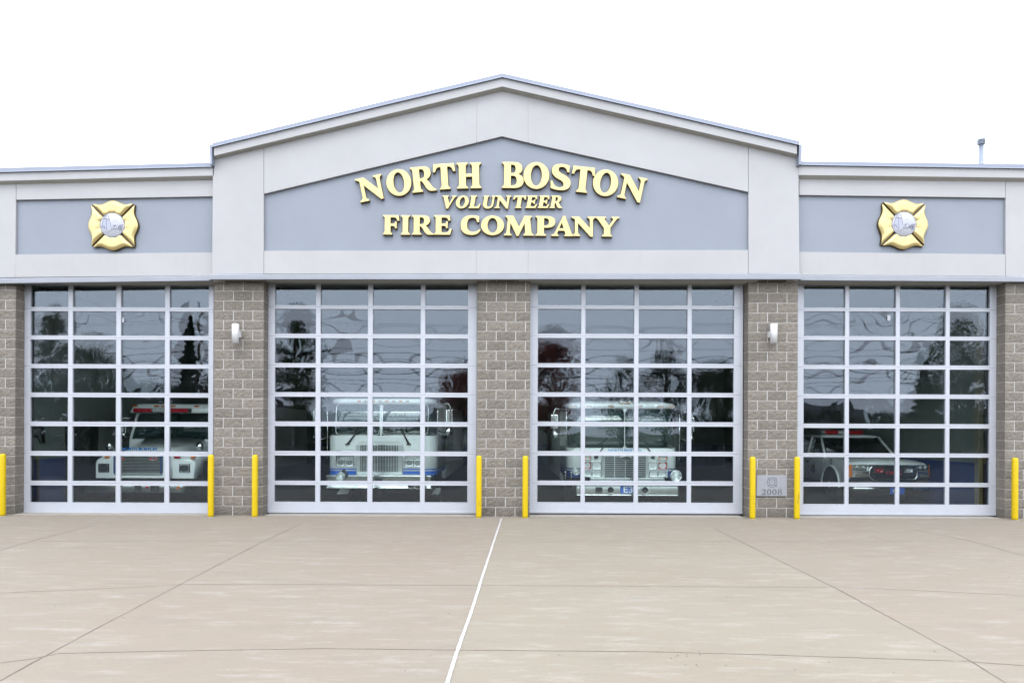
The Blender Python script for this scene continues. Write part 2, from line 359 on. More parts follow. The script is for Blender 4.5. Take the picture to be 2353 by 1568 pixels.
# ------------------------------------------------------------------ glyphs
G_ = {
'I': (45, ["M0 0 L44 0 L44 4 Q35 8 35 20 L35 80 Q35 92 44 96 L44 100 L0 100 L0 96 Q9 92 9 80 L9 20 Q9 8 0 4 Z"]),
'H': (96, ["M0 0 L42 0 L42 4 Q34 7 34 18 L34 46 L62 46 L62 18 Q62 7 54 4 L54 0 L96 0 L96 4 Q88 7 88 18 L88 82 Q88 93 96 96 L96 100 L54 100 L54 96 Q62 93 62 82 L62 56 L34 56 L34 82 Q34 93 42 96 L42 100 L0 100 L0 96 Q8 93 8 82 L8 18 Q8 7 0 4 Z"]),
'T': (90, ["M24 0 L66 0 L66 4 Q58 7 58 18 L58 89 L68 89 Q80 87 84 70 L91 70 L88 100 L2 100 L-1 70 L6 70 Q10 87 22 89 L32 89 L32 18 Q32 7 24 4 Z"]),
'F': (76, ["M0 0 L42 0 L42 4 Q34 7 34 18 L34 45 L50 45 Q57 44 59 33 L64 33 L64 66 L59 66 Q57 56 50 55 L34 55 L34 90 L56 90 Q66 88 70 73 L77 73 L74 100 L0 100 L0 96 Q8 93 8 82 L8 18 Q8 7 0 4 Z"]),
'E': (80, ["M0 0 L76 0 L84 29 L77 29 Q70 12 58 10 L34 10 L34 46 L50 46 Q57 45 59 34 L64 34 L64 68 L59 68 Q57 57 50 56 L34 56 L34 90 L56 90 Q66 88 70 74 L77 74 L74 100 L0 100 L0 96 Q8 93 8 82 L8 18 Q8 7 0 4 Z"]),
'L': (74, ["M0 0 L70 0 L78 31 L71 31 Q64 12 52 10 L34 10 L34 82 Q34 93 42 96 L42 100 L0 100 L0 96 Q8 93 8 82 L8 18 Q8 7 0 4 Z"]),
'R': (96, ["M0 0 L42 0 L42 4 Q34 7 34 18 L34 44 L40 44 Q46 40 54 24 Q64 2 78 0 L100 0 L100 4 Q88 8 79 24 Q68 42 62 48 Q82 56 82 75 Q82 100 50 100 L0 100 L0 96 Q8 93 8 82 L8 18 Q8 7 0 4 Z", "M34 53 L34 91 L42 91 Q57 91 57 72 Q57 53 42 53 Z"]),
'P': (82, ["M0 0 L44 0 L44 4 Q34 7 34 18 L34 42 L48 42 Q82 43 82 71 Q82 100 50 100 L0 100 L0 96 Q8 93 8 82 L8 18 Q8 7 0 4 Z", "M34 52 L34 91 L42 91 Q57 91 57 71 Q57 52 42 52 Z"]),
'B': (86, ["M0 0 L48 0 Q88 0 88 29 Q88 48 64 54 Q82 60 82 76 Q82 100 48 100 L0 100 L0 96 Q8 93 8 82 L8 18 Q8 7 0 4 Z", "M34 57 L34 91 L42 91 Q56 91 56 74 Q56 57 42 57 Z", "M34 9 L34 48 L44 48 Q61 48 61 29 Q61 9 44 9 Z"]),
'C': (88, ["M84 97 L82 68 L76 68 Q72 92 55 92 Q27 92 27 52 Q27 11 58 11 Q74 11 85 27 L90 23 Q78 -3 50 -3 Q0 -3 0 49 Q0 103 52 103 Q66 103 84 97 Z"]),
'S': (78, ["M70 99 L71 73 L65 73 Q60 93 42 93 Q27 93 27 80 Q27 70 46 62 Q80 50 80 27 Q80 -3 38 -3 Q18 -3 3 3 L1 31 L7 31 Q14 7 36 7 Q54 7 54 21 Q54 32 36 40 Q2 52 2 76 Q2 103 42 103 Q58 103 70 99 Z"]),
'N': (104, ["M0 0 L34 0 L34 4 Q24 8 24 20 L24 70 L84 -3 L93 -3 L93 80 Q93 92 103 96 L103 100 L70 100 L70 96 Q81 92 81 80 L81 39 L30 100 L-4 100 L-4 96 Q6 92 12 86 L12 20 Q12 8 0 4 Z"]),
'M': (128, ["M0 0 L32 0 L32 4 Q23 8 23 20 L27 68 L56 -2 L63 -2 L92 68 L95 20 Q95 8 87 4 L87 0 L132 0 L132 4 Q122 8 121 20 L115 80 Q114 92 122 96 L122 100 L90 100 L66 42 L40 100 L6 100 L6 96 Q16 92 16 80 L11 20 Q10 8 0 4 Z"]),
'A': (104, ["M0 0 L32 0 L32 4 Q23 7 27 18 L31 28 L62 28 L66 16 Q70 7 62 4 L62 0 L107 0 L107 4 Q98 7 94 16 L64 102 L54 102 L16 16 Q11 7 0 4 Z", "M35 38 L48 73 L59 38 Z"]),
'V': (96, ["M38 -3 L48 -3 L84 84 Q88 93 98 96 L98 100 L68 100 L68 96 Q77 93 73 84 L54 34 L34 84 Q31 93 40 96 L40 100 L-3 100 L-3 96 Q4 93 8 84 Z"]),
'Y': (100, ["M28 0 L70 0 L70 4 Q62 7 62 18 L62 44 L86 84 Q91 93 101 96 L101 100 L69 100 L69 96 Q79 93 75 84 L57 54 L38 84 Q34 93 42 96 L42 100 L-3 100 L-3 96 Q4 93 10 84 L36 42 L36 18 Q36 7 28 4 Z"]),
'U': (96, ["M0 100 L0 96 Q8 93 8 82 L8 36 Q8 -3 48 -3 Q88 -3 88 36 L88 82 Q88 93 96 96 L96 100 L68 100 L68 96 Q76 93 76 82 L76 38 Q76 9 54 9 Q34 9 34 38 L34 82 Q34 93 42 96 L42 100 Z"]),
'O': (98, ["E49 50 50 53", "E49 50 23 42"]),
'0': (84, ["E42 50 42 51", "E42 50 18 38"]),
'8': (84, ["M42 101 Q78 101 78 76 Q78 60 60 53 Q84 45 84 25 Q84 -2 42 -2 Q0 -2 0 25 Q0 45 24 53 Q6 60 6 76 Q6 101 42 101 Z", "E42 77 17 17", "E42 26 20 20"]),
'2': (84, ["M0 0 L78 0 L84 30 L76 30 Q72 18 60 18 L34 18 Q80 50 80 72 Q80 101 42 101 Q4 101 2 68 L10 66 Q16 86 34 86 Q54 86 54 68 Q54 44 0 6 Z"]),
}
def contour(d):
    if d[0] == 'E':
        cx, cy, rx, ry = map(float, d[1:].split())
        return [(cx + rx * math.cos(t * math.pi / 20), cy + ry * math.sin(t * math.pi / 20)) for t in range(40)]
    tk = d.replace('M', ' M ').replace('L', ' L ').replace('Q', ' Q ').replace('Z', '').split()
    pts = []; i = 0; cmd = None
    while i < len(tk):
        if tk[i] in 'MLQ': cmd = tk[i]; i += 1
        if cmd in 'ML': pts.append((float(tk[i]), float(tk[i + 1]))); i += 2
        else:
            x1, y1, x2, y2 = map(float, tk[i:i + 4]); i += 4; x0, y0 = pts[-1]
            for k in range(1, 9):
                t = k / 8
                pts.append(((1 - t) ** 2 * x0 + 2 * t * (1 - t) * x1 + t * t * x2, (1 - t) ** 2 * y0 + 2 * t * (1 - t) * y1 + t * t * y2))
    return pts
def flat(name, contours, ext, mats, parent=None, origin=None, bevel=0.0, y=0.0):
    """solid made from closed contours in (x,z) place coordinates; holes where contours nest; front face ends at y - 2*ext..y"""
    cu = bpy.data.curves.new(name, 'CURVE'); cu.dimensions = '2D'; cu.fill_mode = 'BOTH'
    cu.extrude = ext; cu.bevel_depth = bevel; cu.bevel_resolution = 1
    for c in contours:
        sp = cu.splines.new('POLY'); sp.points.add(len(c) - 1)
        for p, (x, z) in zip(sp.points, c): p.co = (x, z, 0, 1)
        sp.use_cyclic_u = True
    tmp = bpy.data.objects.new("tmp", cu); COL.objects.link(tmp)
    dg = bpy.context.evaluated_depsgraph_get(); me0 = bpy.data.meshes.new_from_object(tmp.evaluated_get(dg))
    bpy.data.objects.remove(tmp); bpy.data.curves.remove(cu)
    vs = [(v.co.x, y - ext - bevel - v.co.z, v.co.y) for v in me0.vertices]
    mb = MB(); fs = [tuple(p.vertices) for p in me0.polygons]
    mb.add(vs, fs, 0)
    if len(mats) > 1:
        yf = min(v[1] for v in vs)
        for i, f in enumerate(fs):
            front = all(abs(vs[k][1] - yf) < bevel + 1e-4 for k in f)
            mb.mi[i] = 0 if front else 1
    bpy.data.meshes.remove(me0)
    return mb.build(name, mats, parent, origin)
def sans(name, text, x0, x1, z0, z1, y, m, parent, shear=0.0, thick=.003):
    """a line of plain sans lettering fitted to a rectangle on a surface at depth y"""
    cu = bpy.data.curves.new(name, 'FONT'); cu.body = text; cu.extrude = .01; cu.shear = shear; cu.offset = .012
    tmp = bpy.data.objects.new("tmp", cu); COL.objects.link(tmp); bpy.context.view_layer.update()
    dg = bpy.context.evaluated_depsgraph_get(); me0 = bpy.data.meshes.new_from_object(tmp.evaluated_get(dg))
    bpy.data.objects.remove(tmp)
    xs = [v.co.x for v in me0.vertices]; ys = [v.co.y for v in me0.vertices]
    fx = (x1 - x0) / (max(xs) - min(xs)); fy = (z1 - z0) / (max(ys) - min(ys))
    vs = [(x0 + (v.co.x - min(xs)) * fx, y - (thick if v.co.z > 0 else 0), z0 + (v.co.y - min(ys)) * fy) for v in me0.vertices]
    mb = MB(); mb.add(vs, [tuple(p.vertices) for p in me0.polygons]); bpy.data.meshes.remove(me0)
    return mb.build(name, m, parent)

# ================================================================== GROUND
gb = MB(); gb.box(-900, 900, -900, 900, -1.2, -.46)
tag(gb.build("ground", M_GRASS), kind="structure")
rb = MB(); rb.box(-120, 120, -27, -9.6, -.5, -.215)
tag(rb.build("road", M_ASPH), kind="structure")

# joints, traced on the sloping apron
def seg(p, q, n=14, wob=.006):
    out = []
    for i in range(n + 1):
        t = i / n; out.append((p[0] + (q[0] - p[0]) * t + random.uniform(-wob, wob), p[1] + (q[1] - p[1]) * t + random.uniform(-wob, wob)))
    return out
xl = [-30, G(0, 1263)[0] - 1.2]
Lj = [G(690, 1203), G(600, 1245), G(410, 1343), G(160, 1475), G(0, 1562)]
Rj = [G(1640, 1213), G(1701, 1243), G(1916, 1348), G(2226, 1515), G(2310, 1567)]
Wj = [G(1152, 1190), G(1118, 1293), G(1080, 1412), G(1049, 1498), G(1027, 1568)]
LL = [G(225, 1203), G(80, 1240), G(0, 1263)]
RR = [G(2100, 1215), G(2234, 1243), G(2352, 1276)]
def ext(P, y):  # prolong last leg to depth y
    a, b = P[-2], P[-1]; t = (y - a[1]) / (b[1] - a[1]); return P + [(a[0] + (b[0] - a[0]) * t, y)]
def extb(P, y):
    a, b = P[1], P[0]; t = (y - a[1]) / (b[1] - a[1]); return [(a[0] + (b[0] - a[0]) * t, y)] + P
YB, YF = .20, -9.8
LINES = [[(-34, YB), (-34, YF)], ext(extb(LL, YB), YF), ext(extb(Lj, YB), YF), ext(extb(Wj, YB), YF), ext(extb(Rj, YB), YF), ext(extb(RR, YB), YF), [(34, YB), (34, YF)]]
def xat(P, y):
    for a, b in zip(P, P[1:]):
        if (a[1] - y) * (b[1] - y) <= 0 and a[1] != b[1]: return a[0] + (b[0] - a[0]) * (y - a[1]) / (b[1] - a[1])
    return P[-1][0]
ab = MB(); tints = []
ys = [YB] + [-.02] + [-i * .35 for i in range(1, 28)] + [YF]
ys = [YB, -.02] + [-.35 * i for i in range(1, 28)] + [YF]
TT = [(.97, .96, .95), (.975, .962, .955), (.98, .965, .96), (1.0, 1.01, .985), (.985, .975, .965), (.98, .965, .96), (.97, .96, .96)]
for k in range(len(LINES) - 1):
    for a, b in zip(ys, ys[1:]):
        v = [(xat(LINES[k], a), a, gz(a)), (xat(LINES[k + 1], a), a, gz(a)), (xat(LINES[k + 1], b), b, gz(b)), (xat(LINES[k], b), b, gz(b))]
        ab.add(v, [(0, 1, 2, 3)]); tints.append(TT[k])
# kerb-like front edge of the slab
ab.add([(-34, YF, gz(YF)), (34, YF, gz(YF)), (34, YF, -.45), (-34, YF, -.45)], [(0, 1, 2, 3)]); tints.append((.9, .9, .9))
apron = ab.build("apron", M_CONC, fix=False, tint=tints)
for p in apron.data.polygons:
    pass
bm = bmesh.new(); bm.from_mesh(apron.data)
for f_ in bm.faces:
    if f_.normal.z < -.1: f_.normal_flip()
bm.to_mesh(apron.data); bm.free()
tag(apron, kind="structure")
def strip(P, w_, h_, mb):
    pts = []
    for a, b in zip(P, P[1:]): pts += seg(a, b, 14, .0022)
    for a, b in zip(pts, pts[1:]):
        d = Vector((b[0] - a[0], b[1] - a[1])); 
        if d.length < 1e-5: continue
        nrm = Vector((-d.y, d.x)).normalized() * w_ * random.uniform(.92, 1.08) / 2
        mb.add([(a[0] - nrm.x, a[1] - nrm.y, gz(a[1]) + h_), (a[0] + nrm.x, a[1] + nrm.y, gz(a[1]) + h_),
                (b[0] + nrm.x, b[1] + nrm.y, gz(b[1]) + h_), (b[0] - nrm.x, b[1] - nrm.y, gz(b[1]) + h_)], [(0, 1, 2, 3)])
jb = MB()
for P, ww in ((Lj, .015), (Rj, .014), (LL, .011), (RR, .011)):
    strip(ext(P, YF) if P in (Lj, Rj) else P, ww, .003, jb)
for y1 in ([(0, 1361), (200, 1353), (415, 1342.5)], [(415, 1341.5), (700, 1342), (1100, 1343.5), (1500, 1346), (1916, 1348)], [(1916, 1347), (2100, 1355), (2352, 1367)],
           [(0, 1522), (70, 1513), (135, 1500), (400, 1494), (750, 1488.5), (1049, 1492), (1500, 1496), (1776, 1503.5), (2190, 1517)], [(2200, 1517), (2352, 1528)]):
    strip([G(*p) for p in y1], .008, .0038, jb)
strip([G(x, 1242) for x in (90, 600, 1130)], .008, .0032, jb); strip([G(x, 1243) for x in (1145, 1700, 2100)], .008, .0032, jb)
jb.build("joint", M_JOINT, apron, fix=False)
sb = MB(); strip(ext(Wj, YF), .034, .0052, sb)
sb.build("sealant_line", M_SEAL, apron, fix=False)
# loose grit on the slab
grit = MB()
for i in range(70):
    px = random.uniform(0, 2352); py = random.uniform(1210, 1560)
    if i < 26: px = random.gauss(1580, 44); py = random.gauss(1510, 24)
    x, y = G(px, py); r_ = random.uniform(.002, .006)
    grit.lathe([(r_ * .7, 0), (r_, r_ * .4), (r_ * .4, r_)], (x, y, gz(y)), n=6, smooth=False)
tag(grit.build("grit", M_BLK), kind="stuff", label="small dark grit scattered over the concrete apron", cat="grit")

# ================================================================== FIRE STATION
station = thing("fire_station", "low fire station with grey block piers, four glazed overhead doors and a white gabled parapet", "fire station")
YD = .25
# door edges in the picture (pier to pier)
EDG = [(34.7, 489.8), (611.0, 1095.0), (1216.5, 1706.5), (1831.3, 2291.8)]
PIER = [(-26.0, WX(34.7)), (WX(491.0), WX(604.5)), (WX(1095), WX(1216.5)), (WX(1718), WX(1831.3)), (WX(2308.4), 26.0)]
ZT = 4.93
COURSE = .2034
def pier(x0, x1, idx):
    mort = MB(); x0v = max(x0, -13.0); x1v = min(x1, 13.0)
    mort.box(x0v + .001, x1v - .001, +.0022, .46, -.5, ZT + .12)
    mort.build("mortar_core", M_MORT, station)
    mb = MB(); tint = []
    nrow = int(ZT / COURSE) + 2; J = .0085
    for r_ in range(-1, nrow):
        z0 = r_ * COURSE + .0; z1 = z0 + COURSE - J
        off = (r_ % 2) * .2032
        x = x0v - (.4064 - off if off else 0) if idx != 0 else x1v - math.ceil((x1v - x0v) / .4064 + 1) * .4064 + (off if off else 0)
        while x < x1v - .02:
            a, b = max(x, x0v), min(x + .4064 - .0135, x1v)
            if x1v - b < .07: b = x1v
            if b - a > .06:
                t = random.uniform(.88, 1.12); tc_ = (t, t, t)
                nx = max(2, int((b - a) / .032)); nz = 6
                vs = []; seed = random.uniform(0, 99)
                for j in range(nz + 1):
                    for i in range(nx + 1):
                        u, v = i / nx, j / nz
                        edge = 1 if (i in (0, nx) or j in (0, nz)) else 0
                        dy = 0 if edge else -random.uniform(.000, .010) - .0005
                        vs.append((a + (b - a) * u, dy, z0 + (z1 - z0) * v))
                n0 = len(mb.f)
                mb.add(vs, [(j * (nx + 1) + i, j * (nx + 1) + i + 1, (j + 1) * (nx + 1) + i + 1, (j + 1) * (nx + 1) + i) for j in range(nz) for i in range(nx)], 0, False)
                # sides going back into the mortar, returns 0.4 deep at the pier corners
                for xx, sgn in ((a, -1), (b, 1)):
                    corner = (abs(xx - x0v) < .002 or abs(xx - x1v) < .002)
                    dep = .45 if corner else .03
                    if corner:
                        cuts = [0, .195, .203, .45] if r_ % 2 else [0, .395, .403, .45]
                        for c0, c1 in ((cuts[0], cuts[1]), (cuts[2], cuts[3])):
                            mb.box(xx - .003, xx + .003, c0 + .001, c1, z0, z1)
                    else: mb.add([(xx, 0, z0), (xx, dep, z0), (xx, dep, z1), (xx, 0, z1)], [(0, 1, 2, 3)])
                for zz in (z0, z1): mb.add([(a, 0, zz), (b, 0, zz), (b, .03, zz), (a, .03, zz)], [(0, 1, 2, 3)])
                tint += [tc_] * (len(mb.f) - n0)
            x += .4064
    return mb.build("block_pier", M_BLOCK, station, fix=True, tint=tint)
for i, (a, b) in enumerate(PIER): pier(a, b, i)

def P(pts, Y): return [W(x, y, Y) for x, y in pts]
def slab(name, pts, yf, yb, m, bevel=.004): 
    mb = MB(); mb.prism(P(pts, yf), yf, yb); return mb.build(name, m, station, bevel=bevel)
# --- centre gable (proud of the wings)
YC = -.20
bb = MB(); bb.prism(P([(493, 362), (1153, 200), (1831, 360), (1831, 634), (493, 634)], YC + .06), YC + .062, .30)
bb.build("parapet_core", M_BLUE, station)
# the grey panel is the recessed face itself; surround pieces butt with 8 mm expansion joints
g = .4
for xj, ya, yb_ in ((606, 338, 444), (606, 577, 629), (1095, 223, 326), (1213, 223, 326), (1719, 337, 440), (1095, 577, 629), (1213, 577, 629), (1719, 575, 628)):
    mb = MB(); mb.prism(P([(xj - 1.2, ya + 1), (xj + 1.2, ya + 1), (xj + 1.2, yb_), (xj - 1.2, yb_)], YC + .05), YC + .006, YC + .058); mb.build("joint_sealant", M_SOFF, station)
slab("render_panel", [(489, 366), (606 - g, 338.5), (606 - g, 629), (487, 630)], YC, YC + .055, M_WHITE)
slab("render_panel", [(1719 + g, 337.5), (1834, 364), (1836.5, 629), (1719 + g, 628)], YC, YC + .055, M_WHITE)
slab("render_panel", [(606 + g, 338.5), (1095 - g, 223.5), (1095 - g, 327.8), (606 + g, 445.3)], YC, YC + .055, M_WHITE)
slab("render_panel", [(1095 + g, 223.4), (1153, 209.8), (1213 - g, 223), (1213 - g, 327.7), (1153, 313.3), (1095 + g, 327.5)], YC, YC + .055, M_WHITE)
slab("render_panel", [(1213 + g, 223.2), (1719 - g, 337.5), (1719 - g, 441), (1213 + g, 328)], YC, YC + .055, M_WHITE)
for a, b in ((606, 1095), (1095, 1213), (1213, 1719)):
    slab("render_panel", [(a + g, 576.2 - (a - 606) * .0018), (b - g, 576.2 - (b - 606) * .0018), (b - g, 628.5), (a + g, 628.8)], YC, YC + .055, M_LINT)
# fascia with bevelled underside, coping
def fascia(tops, thick, bev, yf, yb, m):
    """tops: (px,py) along the fascia's top edge; lower edge thick px below; bevel goes back to yb"""
    A = P(tops, yf); B = P([(x, y + t) for (x, y), t in zip(tops, thick)], yf); C_ = P([(x, y + t + b) for (x, y), t, b in zip(tops, thick, bev)], yb)
    n = len(A); f_ = MB(); sf = MB()
    yback = yb + .02
    for i in range(n - 1):
        f_.add([(A[i][0], yf, A[i][1]), (A[i + 1][0], yf, A[i + 1][1]), (B[i + 1][0], yf, B[i + 1][1]), (B[i][0], yf, B[i][1])], [(0, 1, 2, 3)], 0)
        f_.add([(B[i][0], yf, B[i][1]), (B[i + 1][0], yf, B[i + 1][1]), (C_[i + 1][0], yb, C_[i + 1][1]), (C_[i][0], yb, C_[i][1])], [(0, 1, 2, 3)], 1)
        f_.add([(A[i][0], yf, A[i][1]), (A[i + 1][0], yf, A[i + 1][1]), (A[i + 1][0], yback, A[i + 1][1]), (A[i][0], yback, A[i][1])], [(0, 1, 2, 3)], 0)
        f_.add([(A[i][0], yback, A[i][1]), (A[i + 1][0], yback, A[i + 1][1]), (C_[i + 1][0], yback, C_[i + 1][1]), (C_[i][0], yback, C_[i][1])], [(0, 1, 2, 3)], 0)
        f_.add([(C_[i][0], yb, C_[i][1]), (C_[i + 1][0], yb, C_[i + 1][1]), (C_[i + 1][0], yback, C_[i + 1][1]), (C_[i][0], yback, C_[i][1])], [(0, 1, 2, 3)], 1)
    for i in (0, n - 1):
        f_.add([(A[i][0], yf, A[i][1]), (B[i][0], yf, B[i][1]), (C_[i][0], yb, C_[i][1]), (C_[i][0], yback, C_[i][1]), (A[i][0], yback, A[i][1])], [(0, 1, 2, 3, 4)], 0)
    return f_.build("fascia", [m, M_SOFF], station)
YFc = YC - .12
fascia([(491.5, 337), (1154, 176.5), (1830.5, 332.5)], (21, 22.5, 21.5), (8.5, 10.8, 9.5), YFc, YC - .002, M_WHITE)
def coping(tops, bots, yf, yb, name="coping"):
    A = P(tops, yf); B = P(bots, yf); n = len(A); m_ = MB()
    drip = MB()
    for i in range(n - 1):
        a0, a1, b0, b1 = A[i], A[i + 1], B[i], B[i + 1]
        vs = [(a0[0], yf, a0[1]), (a1[0], yf, a1[1]), (b1[0], yf, b1[1]), (b0[0], yf, b0[1]), (a0[0], yb, a0[1] - .02), (a1[0], yb, a1[1] - .02), (b1[0], yb, b1[1]), (b0[0], yb, b0[1])]
        m_.add(vs, [(0, 1, 2, 3), (4, 5, 6, 7), (0, 1, 5, 4), (3, 2, 6, 7), (0, 3, 7, 4), (1, 2, 6, 5)])
        # drip edge: thin lip a hand's breadth lower, kicked out
        m_.add([(b0[0], yf - .012, b0[1] - .004), (b1[0], yf - .012, b1[1] - .004), (b1[0], yf - .001, b1[1] + .014), (b0[0], yf - .001, b0[1] + .014)], [(0, 1, 2, 3)])
    return m_.build(name, M_COPE, station)
coping([(486.7, 329), (873, 234.5), (1154, 168.2), (1500, 246.8), (1837, 324.2)], [(487, 338), (873, 244), (1154, 177.5), (1500, 255.5), (1837, 333.5)], YFc - .03, .40)
for xa, xb, xm in ((486.9, 492.5, 490.5), (1837, 1830.3, 1831.8)):
    ce = MB(); 
    pts = [(xa, 338), (xb, 338), (xb, 358), (xm + (2 if xa < 1000 else -2), 366), (xm + (2 if xa < 1000 else -2), 383), (xm - (3 if xa < 1000 else -4), 383), (xm - (3 if xa < 1000 else -4), 366), (xa, 356)]
    ce.prism(P(pts, YC - .02), YC - .135, .39); ce.build("end_cap", M_COPE, station, bevel=.004)
# sill bands
def band(x0, y0t, y0b, x1, y1t, y1b, yf, yb):
    mb = MB(); A = P([(x0, y0t), (x1, y1t), (x1, y1b), (x0, y0b)], yf)
    T = P([(x0, y0t - 1.5), (x1, y1t - 1.5)], yf)
    vs = [(A[0][0], yf, A[0][1] - .012), (A[1][0], yf, A[1][1] - .012), (A[2][0], yf, A[2][1]), (A[3][0], yf, A[3][1]),
          (A[0][0], yb, A[0][1] + .03), (A[1][0], yb, A[1][1] + .03), (A[2][0], yb, A[2][1]), (A[3][0], yb, A[3][1])]
    mb.add(vs, [(0, 1, 2, 3), (4, 5, 6, 7), (0, 1, 5, 4), (3, 2, 6, 7), (0, 3, 7, 4), (1, 2, 6, 5)])
    return mb.build("sill_band", M_SILL, station, bevel=.005)
band(479.5, 629.6, 641.7, 1841.8, 628.2, 641.2, YC - .05, YC + .05)
YW = -.10
# --- wings (traced: left of the gable and right of it)
# left
bb = MB(); bb.prism(P([(-260, 430), (490, 420), (490, 640), (-260, 652)], YW + .05), YW + .052, .295); bb.build("parapet_core", M_BLUE, station)
slab("render_panel", [(-260, 428), (37 - g, 422.5), (35 - g, 637), (-260, 643)], YW, YW + .047, M_WHITE)
slab("render_panel", [(37 + g, 422.5), (489, 413.5), (489, 451), (37 + g, 459)], YW, YW + .047, M_WHITE)
slab("render_panel", [(34.5 + g, 584.8), (489, 579.7), (489, 632.8), (34.5 + g, 636.8)], YW, YW + .047, M_LINT)
fascia([(-260, 399), (0, 394.5), (491, 382.5)], (21.5, 21, 21), (9, 9, 9.3), YW - .10, YW - .002, M_WHITE)
coping([(-260, 391), (0, 385.3), (403, 375.6), (492, 373.4)], [(-260, 400.5), (0, 395.3), (403, 385.2), (492, 382.8)], YW - .128, .40)
band(-260, 642, 654, 484, 632.8, 644.4, YW - .045, YW + .05)
# right
bb = MB(); bb.prism(P([(1834, 420), (2612, 425), (2612, 652), (1834, 636)], YW + .05), YW + .052, .295); bb.build("parapet_core", M_BLUE, station)
slab("render_panel", [(1836, 412), (2309.5 - g, 416.5), (2309.5 - g, 454.5), (1836, 448)], YW, YW + .047, M_WHITE)
slab("render_panel", [(2309.5 + g, 416.5), (2612, 420), (2612, 641), (2309.5 + g, 634.5)], YW, YW + .047, M_WHITE)
slab("render_panel", [(1836, 578.5), (2309.5 - g, 584.2), (2309.5 - g, 634.3), (1836, 631)], YW, YW + .047, M_LINT)
fascia([(1834.5, 378.5), (2352, 387), (2612, 391)], (23.5, 21.5, 21), (10, 9.5, 9), YW - .10, YW - .002, M_WHITE)
coping([(1832, 370.2), (2352, 377), (2612, 381)], [(1832, 378.9), (2352, 387), (2612, 390.5)], YW - .128, .40)
band(1838.5, 631.0, 643.7, 2612, 637, 648.5, YW - .045, YW + .05)
# soffits over the door openings and the head above each door
for i, (a, b) in enumerate(EDG):
    yc = YC if i in (1, 2) else YW
    zt = 4.965 if i in (1, 2) else 4.94
    z0 = WZ(641, YC - .05) + .012 if i in (1, 2) else WZ(645.5 if i == 0 else 646.2, YW - .045, (a + b) / 2) + .012
    mb = MB(); mb.box(WX(a) - .25, WX(b) + .25, yc + .052, .47, z0, z0 + .2); mb.build("soffit", M_SOFF, station)

# interior shell, roof
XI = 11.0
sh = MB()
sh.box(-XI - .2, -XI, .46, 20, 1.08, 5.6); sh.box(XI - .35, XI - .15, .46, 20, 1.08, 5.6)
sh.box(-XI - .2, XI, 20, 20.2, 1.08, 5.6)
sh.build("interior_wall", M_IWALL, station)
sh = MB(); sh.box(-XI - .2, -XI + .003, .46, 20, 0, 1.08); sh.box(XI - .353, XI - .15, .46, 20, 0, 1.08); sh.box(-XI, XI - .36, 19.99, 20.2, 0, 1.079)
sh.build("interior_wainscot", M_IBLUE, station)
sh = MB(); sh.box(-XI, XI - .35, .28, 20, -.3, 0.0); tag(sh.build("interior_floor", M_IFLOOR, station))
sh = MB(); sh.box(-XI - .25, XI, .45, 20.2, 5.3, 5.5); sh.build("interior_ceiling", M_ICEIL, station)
sh = MB(); sh.box(-26, 26, .40, 20.3, 5.55, 5.75); sh.build("roof", M_ROOF, station)
for a, b in ((-26, -XI - .3), (XI + .1, 26)):
    sh = MB(); sh.box(a, b, .47, 20.3, -.3, 5.5); sh.build("side_building_wall", M_MORT, station)
# gable roof behind the parapet
zr = W(1154, 190, .4)[1]; ze = 5.74
sh = MB(); sh.prism([(W(495, 380, .4)[0], ze), (W(1830, 380, .4)[0], ze), (W(1154, 190, .4)[0], zr - .25)], .41, 20); sh.build("gable_roof", M_ROOF, station)
# threshold strip
for a, b in EDG:
    th = MB(); th.box(WX(a) + .0, WX(b), -.06, .27, -.2, .010); th.build("threshold", M_THR, station, bevel=.004)

# overhead doors -------------------------------------------------
C1 = lambda x, y: (x * .3857, 604.8 + y * .3857)
DOORS = [
 dict(off=0.0, fr=(130, 1270), cols=[(180, 404), (432, 690), (719, 980), (1009, 1240)], rows=[(128, 261), (286, 430), (455, 600), (625, 770), (797, 942), (970, 1118), (1146, 1295), (1322, 1423)], bot=1491, edge=0),
 dict(off=571.2, fr=(105, 1357), cols=[(155, 398), (427, 708), (738, 1022), (1050, 1304)], rows=[(118, 250), (273, 420), (446, 595), (621, 768), (795, 942), (970, 1118), (1145, 1295), (1320, 1420)], bot=1487, edge=1),
 dict(off=1176.0, fr=(105, 1375), cols=[(153, 410), (436, 726), (753, 1043), (1069, 1320)], rows=[(118, 250), (273, 420), (446, 596), (621, 769), (795, 943), (970, 1119), (1146, 1295), (1321, 1423)], bot=1489, edge=2),
 dict(off=1747.2, fr=(222, 1412), cols=[(256, 501), (526, 803), (828, 1100), (1125, 1363)], rows=[(130, 265), (287, 434), (458, 606), (631, 779), (805, 955), (981, 1130), (1154, 1305), (1329, 1434)], bot=1500, edge=3),
]
YG = YD + .03          # glass plane
rnd = random.Random(11)
DX = []
